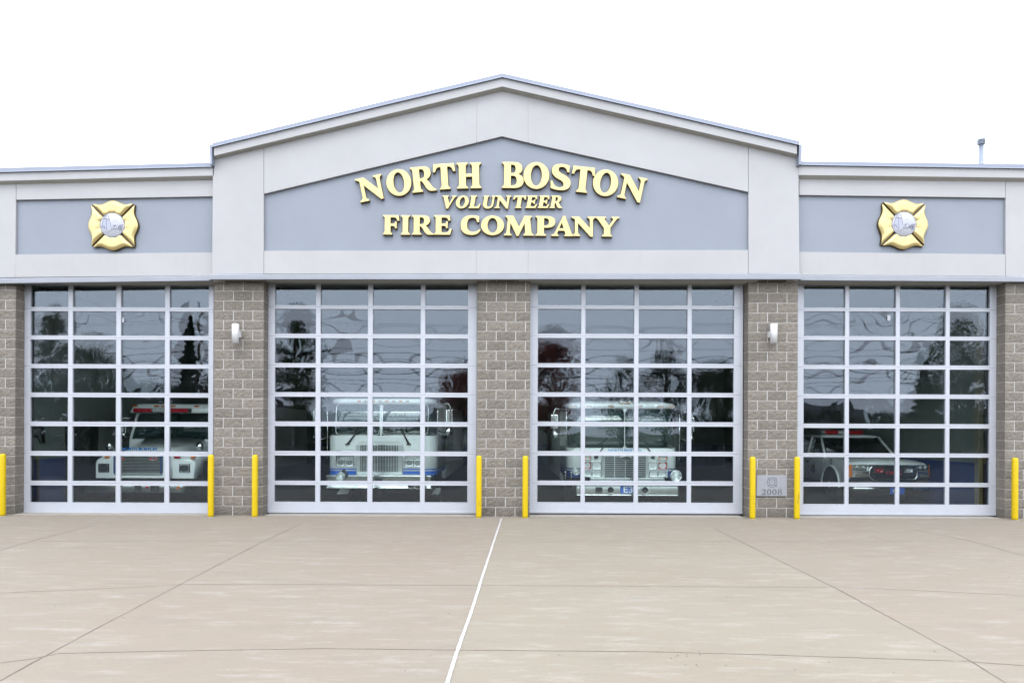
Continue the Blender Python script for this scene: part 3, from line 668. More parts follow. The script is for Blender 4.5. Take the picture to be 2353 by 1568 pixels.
for di, d in enumerate(DOORS):
    cx_mid = d['off'] + .3857 * (d['fr'][0] + d['fr'][1]) / 2
    X = lambda c, Y=YD: W(d['off'] + c * .3857, 925, Y)[0]
    Z = lambda r_, Y=YD: W(cx_mid, 604.8 + r_ * .3857, Y)[1]
    xl_, xr_ = WX(EDG[di][0], 0) - (.0), WX(EDG[di][1], 0)
    # real opening edges between piers at depth YD
    xo0 = PIER[di][1] + .002; xo1 = PIER[di + 1][0] - .002
    door = MB()
    zt = Z(d['rows'][0][0]) + .22; zb = Z(d['bot'])
    # jamb channel either side, proud of the curtain
    ja, jb_ = X(d['cols'][0][0]) - .11, X(d['cols'][-1][1]) + .11
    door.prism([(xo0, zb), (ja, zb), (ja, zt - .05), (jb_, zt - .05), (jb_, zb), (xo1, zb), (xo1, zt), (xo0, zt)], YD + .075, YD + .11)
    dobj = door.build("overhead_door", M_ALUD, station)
    tag(dobj, ("leftmost overhead door, a white conventional truck behind it", "overhead door with a flat-nosed fire engine striped bright blue behind it", "overhead door with the fire engine marked E3 behind it", "rightmost overhead door with a pickup behind it")[di])
    # sections: rows between rails
    sx0 = max(X(d['fr'][0]), xo0 + .004); sx1 = min(X(d['fr'][1]), xo1 - .004)
    if di == 3: sx0 = xo0 + .004
    rows = d['rows']; cols = d['cols']
    bounds = [zt]
    for (a, b), (c, e) in zip(rows, rows[1:]): bounds.append(Z((b + c) / 2))
    bounds.append(zb)
    for r_, (ra, rb_) in enumerate(rows):
        z1s, z0s = bounds[r_] - .002, bounds[r_ + 1] + .002
        g1, g0 = Z(ra), Z(rb_)
        s_ = MB(); yf, yb = YD, YD + .05
        ins = .0 if r_ % 2 == 0 else .0
        s_.box(sx0, sx1, yf, yb, g1, z1s)                     # top rail
        s_.box(sx0, sx1, yf, yb, z0s, g0)                     # bottom rail
        edges = [(sx0, X(cols[0][0]))] + [(X(cols[k][1]), X(cols[k + 1][0])) for k in range(3)] + [(X(cols[3][1]), sx1)]
        for a, b in edges: s_.box(a, b, yf + .0008, yb - .0008, g0, g1)
        # raised glazing beads around each pane
        for a, b in cols:
            x0, x1 = X(a), X(b)
            for bx_ in ((x0 - .014, x0 - .002, g0 - .012, g1 + .012), (x1 + .002, x1 + .014, g0 - .012, g1 + .012), (x0 - .0015, x1 + .0015, g0 - .014, g0 - .002), (x0 - .0015, x1 + .0015, g1 + .002, g1 + .014)):
                s_.box(bx_[0], bx_[1], yf - .003, yf + .02, bx_[2], bx_[3])
        if r_ == 7:
            s_.box(sx0, sx1, yf - .006, yf - .001, z0s + .01, z0s + .05)
        s_.build("door_section", M_ALU, dobj, bevel=.003)
        # glazing: double panes bowed a little, as sealed units are
        gm = MB(); N = 14
        wild = di == 3 or (di == 0)
        for ci, (a, b) in enumerate(cols):
            x0, x1 = X(a) - .004, X(b) + .004
            for layer, (yy, amp0) in enumerate(((YG, -1), (YG + .018, 1))):
                amp = amp0 * rnd.uniform(.0013, .0023)
                k1, k2 = rnd.uniform(-1, 1), rnd.uniform(-1, 1)
                if r_ == 0: amp *= .6
                wv = (rnd.uniform(.0004, .0008) if (di == 3 and rnd.random() < .55) else rnd.uniform(.0002, .0004) if (di == 0 and rnd.random() < .5) else rnd.uniform(0, .00012)); ph = rnd.uniform(0, 6)
                tx, tz = rnd.uniform(-.0012, .0012), rnd.uniform(-.0012, .0012)
                vs = []
                for j in range(N + 1):
                    for i in range(N + 1):
                        u, v = -1 + 2 * i / N, -1 + 2 * j / N
                        y = yy + amp * (1 - u * u) * (1 - v * v) * (1 + .25 * k1 * u + .25 * k2 * v) + wv * math.sin(u * 3.2 + ph + v * 2 * k1) * (1 - u ** 4) * (1 - v ** 4) + tx * u + tz * v
                        vs.append((x0 + (x1 - x0) * (u + 1) / 2, y, g0 - .004 + (g1 - g0 + .008) * (v + 1) / 2))
                gm.add(vs, [(j * (N + 1) + i, j * (N + 1) + i + 1, (j + 1) * (N + 1) + i + 1, (j + 1) * (N + 1) + i) for j in range(N) for i in range(N)], 0, True)
        gm.build("glazing", M_GLASS, dobj, fix=False)
    # rubber seal under the door
    s_ = MB(); s_.box(sx0, sx1, YD + .005, YD + .04, .012, zb + .001); s_.build("bottom_seal", M_RUB, dobj)
    # tracks inside
    for xx in (xo0 + .06, xo1 - .06):
        t_ = MB(); t_.tube([(xx, YD + .16, .1), (xx, YD + .16, 4.5), (xx, YD + .25, 4.75), (xx, YD + .5, 4.86), (xx, 4.9, 4.9)], .035, 6); t_.build("door_track", M_BLK, dobj)
    DX.append((xo0, xo1))
for px, py, w_, h_ in ((2041.5, 730, 7, 12), (283, 735, 5, 10), (857, 730, 3, 13)):
    a = W(px - w_ / 2, py + h_ / 2, YD + .02); b = W(px + w_ / 2, py - h_ / 2, YD + .02)
    par = [o for o in COL.objects if o.name.startswith('overhead_door') and o.parent == station][3 if px > 2000 else (0 if px < 500 else 1)]
    mb = MB(); mb.box(a[0], b[0], YD + .019, YD + .0195, a[1], b[1]); mb.build("sticker", M_DISC, par)
# ------------------------------------------------ bollards
bol0 = None
BXS = [(6, 'yellow bollard at the far left edge, left of the leftmost door'), (484.5, 'yellow bollard at the right side of the leftmost door'), (585.5, 'yellow bollard in front of the left lamp pier, beside the blue-striped engine door'),
       (1100, 'yellow bollard at the left side of the central pier'), (1206.5, 'yellow bollard on the right of the central pier, left of the E3 engine door'), (1728.5, 'scuffed yellow bollard just left of the 2008 date stone'),
       (1830.5, 'yellow bollard with a black vertical scrape, right of the date stone'), (2331, 'yellow bollard at the far right edge, right of the pickup door')]
YBo = -.20; zb0 = gz(YBo)
for i, (px, lab) in enumerate(BXS):
    x = W(px, 1115, YBo)[0]
    if bol0 is None:
        bol0 = thing("bollard", lab, "bollard", (x, YBo, zb0), "yellow bollards in front of the piers")
        m_ = MB(); r_ = .0585
        m_.lathe([(r_, 0), (r_, .05), (r_ + .0008, .06), (r_ + .0008, 1.23), (r_ - .004, 1.26), (r_ - .018, 1.275), (0, 1.283)], (x, YBo, zb0), n=40)
        m_.build("sleeve", M_YEL, bol0)
        m_ = MB(); m_.lathe([(r_ + .012, -.01), (r_ + .012, .004), (r_, .006)], (x, YBo, zb0), n=32); m_.build("base_sealant", M_THR, bol0)
        cur = bol0
    else:
        cur = copy_tree(bol0); cur.location = (x, YBo, zb0); cur['label'] = lab
    rr_ = {1: [(.08, .004, .02), (.19, .012, .006)], 3: [(.30, .004, .10)], 5: [(1.02, .006, .02), (.45, .003, .14), (.33, .005, .03)], 6: [(.46, .005, .16), (.36, .007, .07)], 7: [(.7, .002, .05)]}.get(i, [])
    if rr_:
        ORG[cur.name] = tuple(cur.location)
        for zz, hw, hh in rr_:
            sm_ = MB()
            n_ = 6; a0 = random.uniform(-.12, .12)
            ptsL = []; ptsR = []
            for k in range(n_ + 1):
                t = k / n_; wv = hw * math.sin(math.pi * (t * .9 + .05)) * random.uniform(.5, 1.2); ang = a0 + .08 * (t - .5) + random.uniform(-.02, .02)
                for sgn, L_ in ((-1, ptsL), (1, ptsR)):
                    th = ang + sgn * wv / .06; rq = .0603
                    L_.append((x + rq * math.sin(th), YBo - rq * math.cos(th), zb0 + zz + hh * (t - .5)))
            for k in range(n_): sm_.add([ptsL[k], ptsR[k], ptsR[k + 1], ptsL[k + 1]], [(0, 1, 2, 3)])
            sm_.build("scuff_mark", M_BLK, cur, fix=False)

# ------------------------------------------------ wall lights
def wall_light(px, side, lab):
    x, z = W(px, 766, -.19); t = thing("wall_light", lab, "wall light", (x, 0, z), "white cylinder lights on the block piers")
    h_ = .199; r_ = .072
    m_ = MB(); m_.lathe([(r_ - .012, -h_ + .02), (r_ - .012, -h_), (r_, -h_), (r_, h_), (r_ - .004, h_ + .003), (r_ - .02, h_ + .004)], (x, -.17, z), n=40)
    m_.build("cylinder_shade", M_LWHITE, t)
    m_ = MB(); m_.box(x - .062, x + .062, -.105, -.012, z - .062, z + .062); m_.build("wall_bracket", M_LWHITE, t, bevel=.008)
    return t
wall_light(540, 1, "white up-down cylinder light high on the pier left of the blue-striped engine door")
wall_light(1778, -1, "white up-down cylinder light on the pier above the 2008 date stone")

# ------------------------------------------------ date stone
def maltese(cx, cz, R_, n=16, sx=1.0):
    """wavy four-lobed fire service cross outline"""
    out = []
    for q in range(4):
        # one side from corner horn to corner horn over the bulging middle
        for k in range(n):
            t = -1 + 2 * k / n
            xx = t * .82; bulge = .84 + .16 * (math.cos(math.pi * min(1, abs(xx) / .54)) * .5 + .5) + .024 * max(0, abs(xx) - .54) / .25
            a = q * math.pi / 2
            p = (xx, bulge)
            out.append((cx + R_ * sx * (p[0] * math.cos(a) + p[1] * math.sin(a)), cz + R_ * (-p[0] * math.sin(a) + p[1] * math.cos(a))))
    return out
sx0_, sz0_ = W(1737.5, 1138.5, -.03); sx1_, sz1_ = W(1807.5, 1091, -.03)
stone = thing("date_stone", "pale grey date stone carved 2008 under a fire service cross, low on a block pier", "date stone", ((sx0_ + sx1_) / 2, 0, sz0_))
m_ = MB(); m_.box(sx0_, sx1_, -.045, .0, sz0_, sz1_); m_.build("slab", M_STONE, stone, bevel=.004)
ccx = sx0_ + .30 * (sx1_ - sx0_) + .2 * (sx1_ - sx0_); ccx = sx0_ + (sx1_ - sx0_) * .505; ccz = sz1_ - (sz1_ - sz0_) * .335
rs = .108 
flat("carved_emblem", [maltese(ccx, ccz, rs), maltese(ccx, ccz, rs * .90)], .0015, [M_STONED], stone, y=-.0452)
ring = lambda r_: [(ccx + r_ * math.cos(t * math.pi / 18), ccz + r_ * math.sin(t * math.pi / 18)) for t in range(36)]
flat("carved_emblem", [ring(rs * .62), ring(rs * .52)], .0015, [M_STONED], stone, y=-.0452)
m_ = MB()
for q in range(4):
    a = math.pi / 4 + q * math.pi / 2; c_, s__ = math.cos(a), math.sin(a)
    for dd in (-.006, .006):
        p0 = (ccx + c_ * rs * .64 - s__ * dd, ccz + s__ * rs * .64 + c_ * dd); p1 = (ccx + c_ * rs * 1.05 - s__ * dd, ccz + s__ * rs * 1.05 + c_ * dd)
        w_ = .0018; m_.prism([(p0[0] - s__ * w_, p0[1] + c_ * w_), (p1[0] - s__ * w_, p1[1] + c_ * w_), (p1[0] + s__ * w_, p1[1] - c_ * w_), (p0[0] + s__ * w_, p0[1] - c_ * w_)], -.048, -.0452)
m_.prism([(ccx - .02, ccz + .012), (ccx + .026, ccz), (ccx - .02, ccz - .008), (ccx - .004, ccz)], -.048, -.0452)
m_.build("carved_emblem", M_STONED, stone)
hx = sx0_ + (sx1_ - sx0_) * .155; tw = (sx1_ - sx0_) * .70; th_ = (sz1_ - sz0_) * .27; zz = sz0_ + (sz1_ - sz0_) * .065
for k, ch in enumerate("2008"):
    wd, cs = G_[ch]; sc = th_ / 100; x0 = hx + k * tw / 4; fx = tw / 4 * .86 / 84
    flat("carved_digit", [[(x0 + a * fx, zz + b * sc) for a, b in contour(c)] for c in cs], .0015, [M_STONED], stone, y=-.0452)

# ------------------------------------------------ lettering
YL = YC + .055
def letters(name, label, spec, conv, depth=.035, shear=0.0):
    """spec: (char, cx, cy, w, h, rot deg) in crop pixels"""
    ms = [conv(s_[1], s_[2]) for s_ in spec]; mx = sum(m[0] for m in ms) / len(ms); mz = sum(m[1] for m in ms) / len(ms)
    t = thing(name, label, "sign lettering", (mx, YL, mz), "gold lettering in the gable")
    for ch, cx, cy, w_, h_, rot in spec:
        wd, cs = G_[ch]
        c0 = conv(cx, cy); k = .3286 / (F / (D + YL))
        sw, sh_ = w_ * k / wd, h_ * k / 100; a = R(rot); out = []
        for c in cs:
            pts = []
            for x, y in contour(c):
                lx = (x - wd / 2) * sw + shear * (y - 50) * sh_; ly = (y - 50) * sh_
                pts.append((c0[0] + lx * math.cos(a) - ly * math.sin(a), c0[1] + lx * math.sin(a) + ly * math.cos(a)))
            out.append(pts)
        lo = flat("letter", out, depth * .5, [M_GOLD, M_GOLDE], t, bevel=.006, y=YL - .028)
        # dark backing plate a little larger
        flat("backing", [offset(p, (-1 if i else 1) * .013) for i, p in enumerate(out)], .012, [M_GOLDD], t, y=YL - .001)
        b_ = t.children[-1] if False else None
    return t
def offset(pts, d):
    n = len(pts); a = sum(pts[i][0] * pts[(i + 1) % n][1] - pts[(i + 1) % n][0] * pts[i][1] for i in range(n)); sg = 1 if a > 0 else -1
    out = []
    for i in range(n):
        p0, p1, p2 = Vector(pts[i - 1]), Vector(pts[i]), Vector(pts[(i + 1) % n])
        e1 = (p1 - p0); e2 = (p2 - p1)
        if e1.length < 1e-6 or e2.length < 1e-6: out.append(pts[i]); continue
        n1 = Vector((e1.y, -e1.x)).normalized() * sg; n2 = Vector((e2.y, -e2.x)).normalized() * sg
        m = (n1 + n2); 
        if m.length < .3: out.append(pts[i]); continue
        m = m / max(m.length_squared, 1.0) * 2; out.append((p1.x + m.x * d, p1.y + m.y * d))
    return out
cv = lambda cx, cy: W(cx * .3286 + 772.8, cy * .3286 + 336, YL - .05)
letters("sign_lettering", "arched top line of gold letters reading NORTH BOSTON", [
 ('N', 243, 296, 178, 163, 12), ('O', 437, 257, 166, 172, 8), ('R', 605, 233, 158, 172, 6), ('T', 755, 215, 148, 175, 4), ('H', 927, 208, 165, 176, 1.5),
 ('B', 1232, 205, 143, 178, -.5), ('O', 1397, 208, 172, 174, -2), ('S', 1567, 219, 134, 170, -5), ('T', 1722, 236, 154, 176, -6), ('O', 1880, 259, 168, 172, -9), ('N', 2068, 295, 178, 166, -12)], cv)
letters("sign_lettering", "small slanted gold letters reading VOLUNTEER", [
 ('V', 785, 391, 88, 84, -.3), ('O', 880, 391, 84, 82, -.3), ('L', 968, 391, 72, 84, -.3), ('U', 1064, 391, 82, 84, -.3), ('N', 1164, 391, 100, 84, -.3),
 ('T', 1277, 390, 84, 84, -.3), ('E', 1365, 390, 70, 84, -.3), ('E', 1450, 390, 70, 84, -.3), ('R', 1538, 390, 80, 84, -.3)], cv, depth=.02, shear=.16)
letters("sign_lettering", "bottom line of gold letters reading FIRE COMPANY", [
 ('F', 383, 552, 108, 132, -.3), ('I', 484, 553, 60, 132, -.3), ('R', 602, 553, 142, 132, -.3), ('E', 742, 553, 114, 132, -.3), ('C', 937, 554, 132, 126, -.3),
 ('O', 1091, 556, 154, 126, -.4), ('M', 1273, 558, 198, 134, -.4), ('P', 1460, 560, 134, 134, -.5), ('A', 1580, 562, 150, 134, -.5), ('N', 1728, 563, 156, 132, -.5), ('Y', 1893, 565, 156, 134, -.5)], cv)
# parent backings below letters (thing > part > sub-part)
for t in [o for o in COL.objects if o.get('category') == 'sign lettering']:
    last = None
    for ch in sorted(t.children, key=lambda o: int(o.data.name.split('.')[-1]) if '.' in o.data.name else 0): pass

# ------------------------------------------------ emblems
def emblem(px, py, tilt, lab, blur):
    Y0 = YW + .05; x, z = W(px, py, Y0 - .05); S = .515
    t = thing("emblem_sign", lab, "emblem", (x, Y0, z), "gold fire service crosses on the wings")
    out = maltese(0, 0, S, n=22); 
    rot = lambda p: (x + p[0] * math.cos(tilt) - p[1] * math.sin(tilt), z + p[0] * math.sin(tilt) + p[1] * math.cos(tilt))
    back = [rot((a * 1.015, b * 1.015)) for a, b in out]
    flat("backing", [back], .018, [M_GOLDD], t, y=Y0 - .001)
    # four pillowed arms, gaps along the diagonals
    for q in range(4):
        mb = MB(); a = q * math.pi / 2; NU, NV = 26, 10; vs = []
        for j in range(NV + 1):
            v = j / NV
            for i in range(NU + 1):
                t_ = -1 + 2 * i / NU
                # outer point on side q, inner point on circle
                tt = t_ * .985
                xx = tt * .815; bulge = .84 + .16 * (math.cos(math.pi * min(1, abs(xx) / .54)) * .5 + .5) + .024 * max(0, abs(xx) - .54) / .25
                ox, oz = xx, bulge
                ang = math.pi / 2 - tt * (math.pi / 4 - .05); ir = .50
                ix, iz = ir * math.cos(ang), ir * math.sin(ang)
                px_, pz_ = ix + (ox - ix) * v, iz + (oz - iz) * v
                edge = min(1, (1 - abs(t_)) * 5) ; eo = min(1, (1 - v) * 4.0)
                hgt = .030 + .040 * math.sin(math.pi / 2 * edge) * math.sin(math.pi / 2 * eo) * (1 - .35 * math.exp(-((abs(t_) - .35) / .12) ** 2) * (1 - v) ** 2) 
                if j == 0: hgt *= .8
                X_, Z_ = (px_ * math.cos(a) + pz_ * math.sin(a)) * S, (-px_ * math.sin(a) + pz_ * math.cos(a)) * S
                r2 = rot((X_, Z_)); vs.append((r2[0], Y0 - .036 - hgt, r2[1]))
        n0 = len(vs); back_v = [(v_[0], Y0 - .034, v_[2]) for v_ in vs]
        fs = [(j * (NU + 1) + i, j * (NU + 1) + i + 1, (j + 1) * (NU + 1) + i + 1, (j + 1) * (NU + 1) + i) for j in range(NV) for i in range(NU)]
        mb.add(vs, fs, 0, True)
        ring_ = [i for i in range(NU + 1)] + [j * (NU + 1) + NU for j in range(1, NV + 1)] + [NV * (NU + 1) + i for i in range(NU - 1, -1, -1)] + [j * (NU + 1) for j in range(NV - 1, 0, -1)]
        o0 = len(mb.v); rv = [vs[k] for k in ring_]; rb2 = [back_v[k] for k in ring_]; nn = len(rv)
        mb.add(rv + rb2, [(k, (k + 1) % nn, (k + 1) % nn + nn, k + nn) for k in range(nn)], 1)
        mb.build("cross_arm", [M_GOLD, M_GOLDE], t)
    m_ = MB(); m_.lathe([(.262, 0), (.262, -.05), (.255, -.058)], (x, Y0 - .03, z), axis='y', n=48); m_.build("disc_rim", M_INK, t)
    m_ = MB(); m_.lathe([(.249, 0), (.249, -.06), (.244, -.064), (0.0001, -.064)], (x, Y0 - .03, z), axis='y', n=48); disc = m_.build("disc", M_DISC, t)
    YI = Y0 - .0955
    dk = MB(); lt = MB()
    sc = .249 / 315.0   # right emblem crop: centre (828,757), radius 315
    q2 = lambda cx, cy: rot(((cx - 828) * sc, -(cy - 757) * sc))
    def line(mb, pts, w_):
        for a_, b_ in zip(pts, pts[1:]):
            A_, B_ = Vector(q2(*a_)), Vector(q2(*b_)); d_ = (B_ - A_)
            if d_.length < 1e-5: continue
            d_.normalize(); nn = Vector((-d_.y, d_.x)) * w_ * .85 * sc / 2
            mb.prism([tuple(A_ - nn), tuple(A_ + nn), tuple(B_ + nn), tuple(B_ - nn)], YI, YI + .002 + random.uniform(0, .0006))
    # lighthouse
    lt.prism([q2(*p) for p in ((600, 610), (672, 612), (690, 905), (545, 830))], YI + .0012, YI + .003)
    lt.prism([q2(*p) for p in ((690, 612), (755, 618), (800, 810), (700, 905))], YI + .0014, YI + .003)
    line(dk, [(598, 612), (545, 845)], 9); line(dk, [(758, 615), (800, 800)], 7); line(dk, [(678, 540), (685, 800), (697, 915)], 9)
    line(dk, [(580, 592), (775, 612)], 14); line(dk, [(615, 545), (622, 590)], 9); line(dk, [(735, 545), (752, 605)], 9); line(dk, [(640, 600), (645, 550), (660, 520)], 9); line(dk, [(612, 540), (700, 495), (745, 545)], 11)
    line(dk, [(560, 800), (590, 785), (632, 800), (628, 855)], 12); line(dk, [(590, 800), (585, 860)], 8); line(dk, [(645, 830), (660, 880)], 7)
    # shore and ramp
    line(dk, [(710, 962), (800, 900), (835, 885)], 7); line(lt, [(580, 915), (820, 1003)], 8); line(lt, [(620, 935), (700, 955)], 6)
    # pumper with ladder and wheel
    line(dk, [(810, 835), (870, 850), (930, 850), (1000, 850)], 10); line(dk, [(815, 870), (900, 880), (985, 868)], 8); line(dk, [(812, 835), (818, 875)], 9); line(dk, [(930, 850), (925, 885)], 9)
    for k in range(12):
        a1 = (random.uniform(825, 960), random.uniform(745, 825)); line(dk, [a1, (a1[0] + random.uniform(-35, 40), a1[1] + random.uniform(-20, 25))], random.uniform(8, 18))
    for R2, ww in ((58, 9), (38, 5), (10, 12)):
        line(dk, [(1045 + R2 * .85 * math.cos(t_ * math.pi / 8), 845 + R2 * 1.1 * math.sin(t_ * math.pi / 8)) for t_ in range(17)], ww)
    for t_ in range(8): line(dk, [(1045, 845), (1045 + 46 * math.cos(t_ * math.pi / 4), 845 + 60 * math.sin(t_ * math.pi / 4))], 4)
    line(dk, [(985, 830), (1010, 780), (1060, 755), (1110, 775), (1115, 735)], 10); line(dk, [(1050, 790), (1085, 800), (1100, 770)], 8)
    line(lt, [(925, 665), (985, 770)], 6); line(lt, [(850, 650), (965, 645)], 8); line(lt, [(785, 690), (855, 685)], 6); line(lt, [(825, 700), (860, 740)], 5); line(lt, [(1025, 700), (1035, 750)], 8)
    dk.build("drawing", M_INK, disc); lt.build("drawing", M_INKL, disc)
    return t
emblem(260.3, 518.3, R(0.5), "gold four-armed cross emblem with a white disc, on the wing above the leftmost door", 1)
emblem(2074.0, 515.8, R(-1.2), "gold four-armed cross emblem with a white disc, on the wing above the rightmost door", 0)

# ------------------------------------------------ roof vent pipe
YV = 3.0; vx, vz1 = W(2254, 318, YV); vt = thing("roof_vent", "slim galvanised vent pipe with a louvred cap on the right wing's roof", "vent pipe", (vx, YV, 5.75))
m_ = MB(); r_ = 5.6 / (F / (D + YV)); m_.lathe([(r_, 5.7), (r_, vz1 - .12)], (vx, YV, 0), n=28); m_.build("pipe", M_VENT, vt)
m_ = MB(); rc = 8.6 / (F / (D + YV)); m_.lathe([(r_ * .9, vz1 - .16), (r_ * .9, vz1 - .01), (rc * .8, vz1 - .012), (rc * .9, vz1 - .03), (rc, vz1 - .04), (rc, vz1 - .052), (r_ * .9, vz1 - .054)], (vx, YV, 0), n=28)
for dz in (.075, .105, .135): m_.lathe([(r_ * .9, vz1 - dz + .004), (rc, vz1 - dz), (rc, vz1 - dz - .012), (r_ * .9, vz1 - dz - .014)], (vx, YV, 0), n=28)
m_.build("cap", M_VENT, vt)

def dim(m, k):
    n, l = nodes(m); sck = n["Principled BSDF"].inputs['Base Color']
    if sck.links:
        src = sck.links[0].from_socket; vm = n.new("ShaderNodeVectorMath"); vm.operation = 'SCALE'; vm.inputs['Scale'].default_value = k
        l.new(src, vm.inputs[0]); l.new(vm.outputs[0], sck)
    else:
        c = sck.default_value; sck.default_value = (c[0] * k, c[1] * k, c[2] * k, 1)
for m_ in (M_WHITE, M_LINT, M_BLUE, M_SOFF, M_COPE, M_SILL, M_MORT, M_YEL, M_GOLD, M_DISC, M_INKL, M_LWHITE, M_STONE, M_STONED, M_VENT, M_SEAL, M_THR, M_BLOCK, M_JOINT): dim(m_, .605)
dim(M_CONC, .625); dim(M_BLOCK, 1.12); dim(M_MORT, 1.22)
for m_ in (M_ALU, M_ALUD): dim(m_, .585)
# ================================================================== VEHICLES
def crop(ox, oy, s):
    return lambda cx, cy, Y: W(ox + cx * s, oy + cy * s, Y)
def ringxy(x0, x1, yf, yb, r, z, n=6):
    pts = [(x0, yb, z)]
    for k in range(n + 1):
        a = math.pi / 2 * k / n; pts.append((x0 + r - r * math.cos(a), yf + r - r * math.sin(a), z))
    for k in range(n + 1):
        a = math.pi / 2 * (1 - k / n); pts.append((x1 - r + r * math.cos(a), yf + r - r * math.sin(a), z))
    pts.append((x1, yb, z)); return pts
def stack(mb, x0, x1, yf, yb, levels, n=6, mi=0, smooth=True):
    """levels: (z, inset, radius)"""
    mb.loft([ringxy(x0 + i, x1 - i, yf + i, yb, r, z, n) for z, i, r in levels], mi, smooth)
    return mb
def bx(name, m, par, x0, x1, y0, y1, z0, z1, bevel=.004):
    mb = MB(); mb.box(x0, x1, y0, y1, z0, z1); return mb.build(name, m, par, bevel=bevel)
def qb(q, Y, cx0, cy0, cx1, cy1, yf, yb, name, m, par, bevel=.004):
    """box whose front rectangle is seen at a crop rectangle on depth Y"""
    a = q(cx0, (cy0 + cy1) / 2, Y)[0]; b = q(cx1, (cy0 + cy1) / 2, Y)[0]; c = q((cx0 + cx1) / 2, cy0, Y)[1]; d = q((cx0 + cx1) / 2, cy1, Y)[1]
    return bx(name, m, par, a, b, yf, yb, d, c, bevel)
def wheel(par, x, y, r, w_, out=1):
    """out=+1: outer face towards +x"""
    m_ = MB(); s = 1
    m_.lathe([(r * .55, -w_ / 2), (r * .93, -w_ / 2), (r, -w_ * .36), (r, w_ * .36), (r * .93, w_ / 2), (r * .55, w_ / 2)], (x, y, r), axis='x', n=32)
    t = m_.build("wheel", M_TYRE, par)
    m_ = MB(); e = out * w_ / 2
    m_.lathe([(r * .55, e * .96), (r * .52, e * .6), (r * .22, e * .5), (r * .2, e * 1.0), (r * .08, e * 1.05), (0.0001, e * 1.05)], (x, y, r), axis='x', n=24)
    m_.build("rim", M_STEEL, t)
    return t
def lens_round(name, par, x, y, z, r, m=None, rim=True):
    m_ = MB(); m_.lathe([(r, .06), (r, 0), (r * .9, -.006), (r * .84, .004), (r * .84, .02)], (x, y, z), axis='y', n=32, cap=False); m_.lathe([(r, .06), (0.0001, .06)], (x, y, z), axis='y', n=32, cap=False)
    o = m_.build(name, M_CHR, par)
    m_ = MB(); m_.lathe([(r * .84, .008), (r * .6, .022), (r * .3, .03), (r * .22, .006), (0.0001, 0.0)], (x, y, z), axis='y', n=32); m_.build("lens", m or M_LAMP, o)
    return o
def headlight(par, x0, x1, z0, z1, y, m=None, name="headlight"):
    """square sealed lamp with a chrome rim and a hollow reflector behind the lens"""
    b = MB(); t = .012
    for r_ in ((x0, x1, z1 - t, z1), (x0, x1, z0, z0 + t), (x0, x0 + t, z0 + t, z1 - t), (x1 - t, x1, z0 + t, z1 - t)): b.box(r_[0], r_[1], y - .008, y + .03, r_[2], r_[3])
    o = b.build(name, M_CHR, par, bevel=.003)
    l_ = MB(); N = 14; vs = []
    for j in range(N + 1):
        for i in range(N + 1):
            u, v = -1 + 2 * i / N, -1 + 2 * j / N; rr = math.hypot(u, v)
            vs.append((x0 + t + (x1 - x0 - 2 * t) * (u + 1) / 2, y + .028 - .020 * min(1, rr * rr) - .022 * math.exp(-(rr / .22) ** 2), z0 + t + (z1 - z0 - 2 * t) * (v + 1) / 2))
    l_.add(vs, [(j * (N + 1) + i, j * (N + 1) + i + 1, (j + 1) * (N + 1) + i + 1, (j + 1) * (N + 1) + i) for j in range(N) for i in range(N)], 0, True)
    l_.build("lens", m or M_LAMP, o, fix=False); return o
def frame_loop(name, par, pts, r, m):
    mb = MB(); mb.tube(pts + [pts[0], pts[1]], r, 6); return mb.build(name, m, par)
def rrect(x0, x1, z0, z1, r, n=4):
    out = []
    for cx, cz, a0 in ((x1 - r, z1 - r, 0), (x0 + r, z1 - r, 90), (x0 + r, z0 + r, 180), (x1 - r, z0 + r, 270)):
        for k in range(n + 1):
            a = R(a0 + 90 * k / n); out.append((cx + r * math.cos(a), cz + r * math.sin(a)))
    return out
def interior_cab(par, x0, x1, y, zb, zt):
    """seats, dash and steering wheel behind the windscreen"""
    m_ = MB(); m_.box(x0, x1, y + .12, y + .5, zb - .1, zb + .04); m_.build("dashboard", M_BLK, par, bevel=.03)
    m_ = MB(); cx_ = x1 - .55
    m_.tube([(cx_ + .2 * math.cos(k * math.pi / 8), y + .5 + .05 * math.sin(k * math.pi / 8), zb + .13 + .18 * math.sin(k * math.pi / 8)) for k in range(17)], .014, 6); m_.build("steering_wheel", M_BLK, par)
    for xx in (x0 + .5, x1 - .5): bx("seat", M_SCRT, par, xx - .22, xx + .22, y + .8, y + .95, zb - .3, zb + .42, .04)

# ---- cab-over fire engine with bright blue stripe ----------------------------
q = crop(712.3, 887.0, .18); Y = 1.0
X = lambda cx: q(cx, 800, Y)[0]
Z = lambda cy: q(913, cy, Y)[1]
XB = lambda cx: q(cx, 1250, Y - .43)[0]
ZB = lambda cy: q(913, cy, Y - .43)[1]
e1 = thing("fire_engine", "flat-nosed white fire engine with a bright blue stripe and mesh grille", "fire engine", (X(913), Y, 0))
x0, x1 = X(217), X(1610)
m_ = MB(); stack(m_, x0, x1, Y, Y + 2.2, [(Z(1120), .02, .24), (Z(1100), 0, .26), (Z(640), 0, .26), (Z(627), .012, .26)]); m_.build("lower_cab", M_TRUCK, e1)
m_ = MB(); stack(m_, x0 + .02, x1 - .02, Y + .03, Y + 2.15, [(Z(630), 0, .30), (Z(225), .06, .30)], smooth=True); m_.build("windscreen", M_SCR, e1)
m_ = MB(); stack(m_, x0 + .03, x1 - .03, Y + .02, Y + 2.2, [(Z(226), .03, .3), (Z(205), .012, .3), (Z(165), .03, .3), (Z(150), .10, .3)]); m_.build("cab_roof", M_TRUCK, e1)
bx("body", M_TRUCKC, e1, x0, x1, Y + 2.25, Y + 8.5, .55, Z(190), .03)
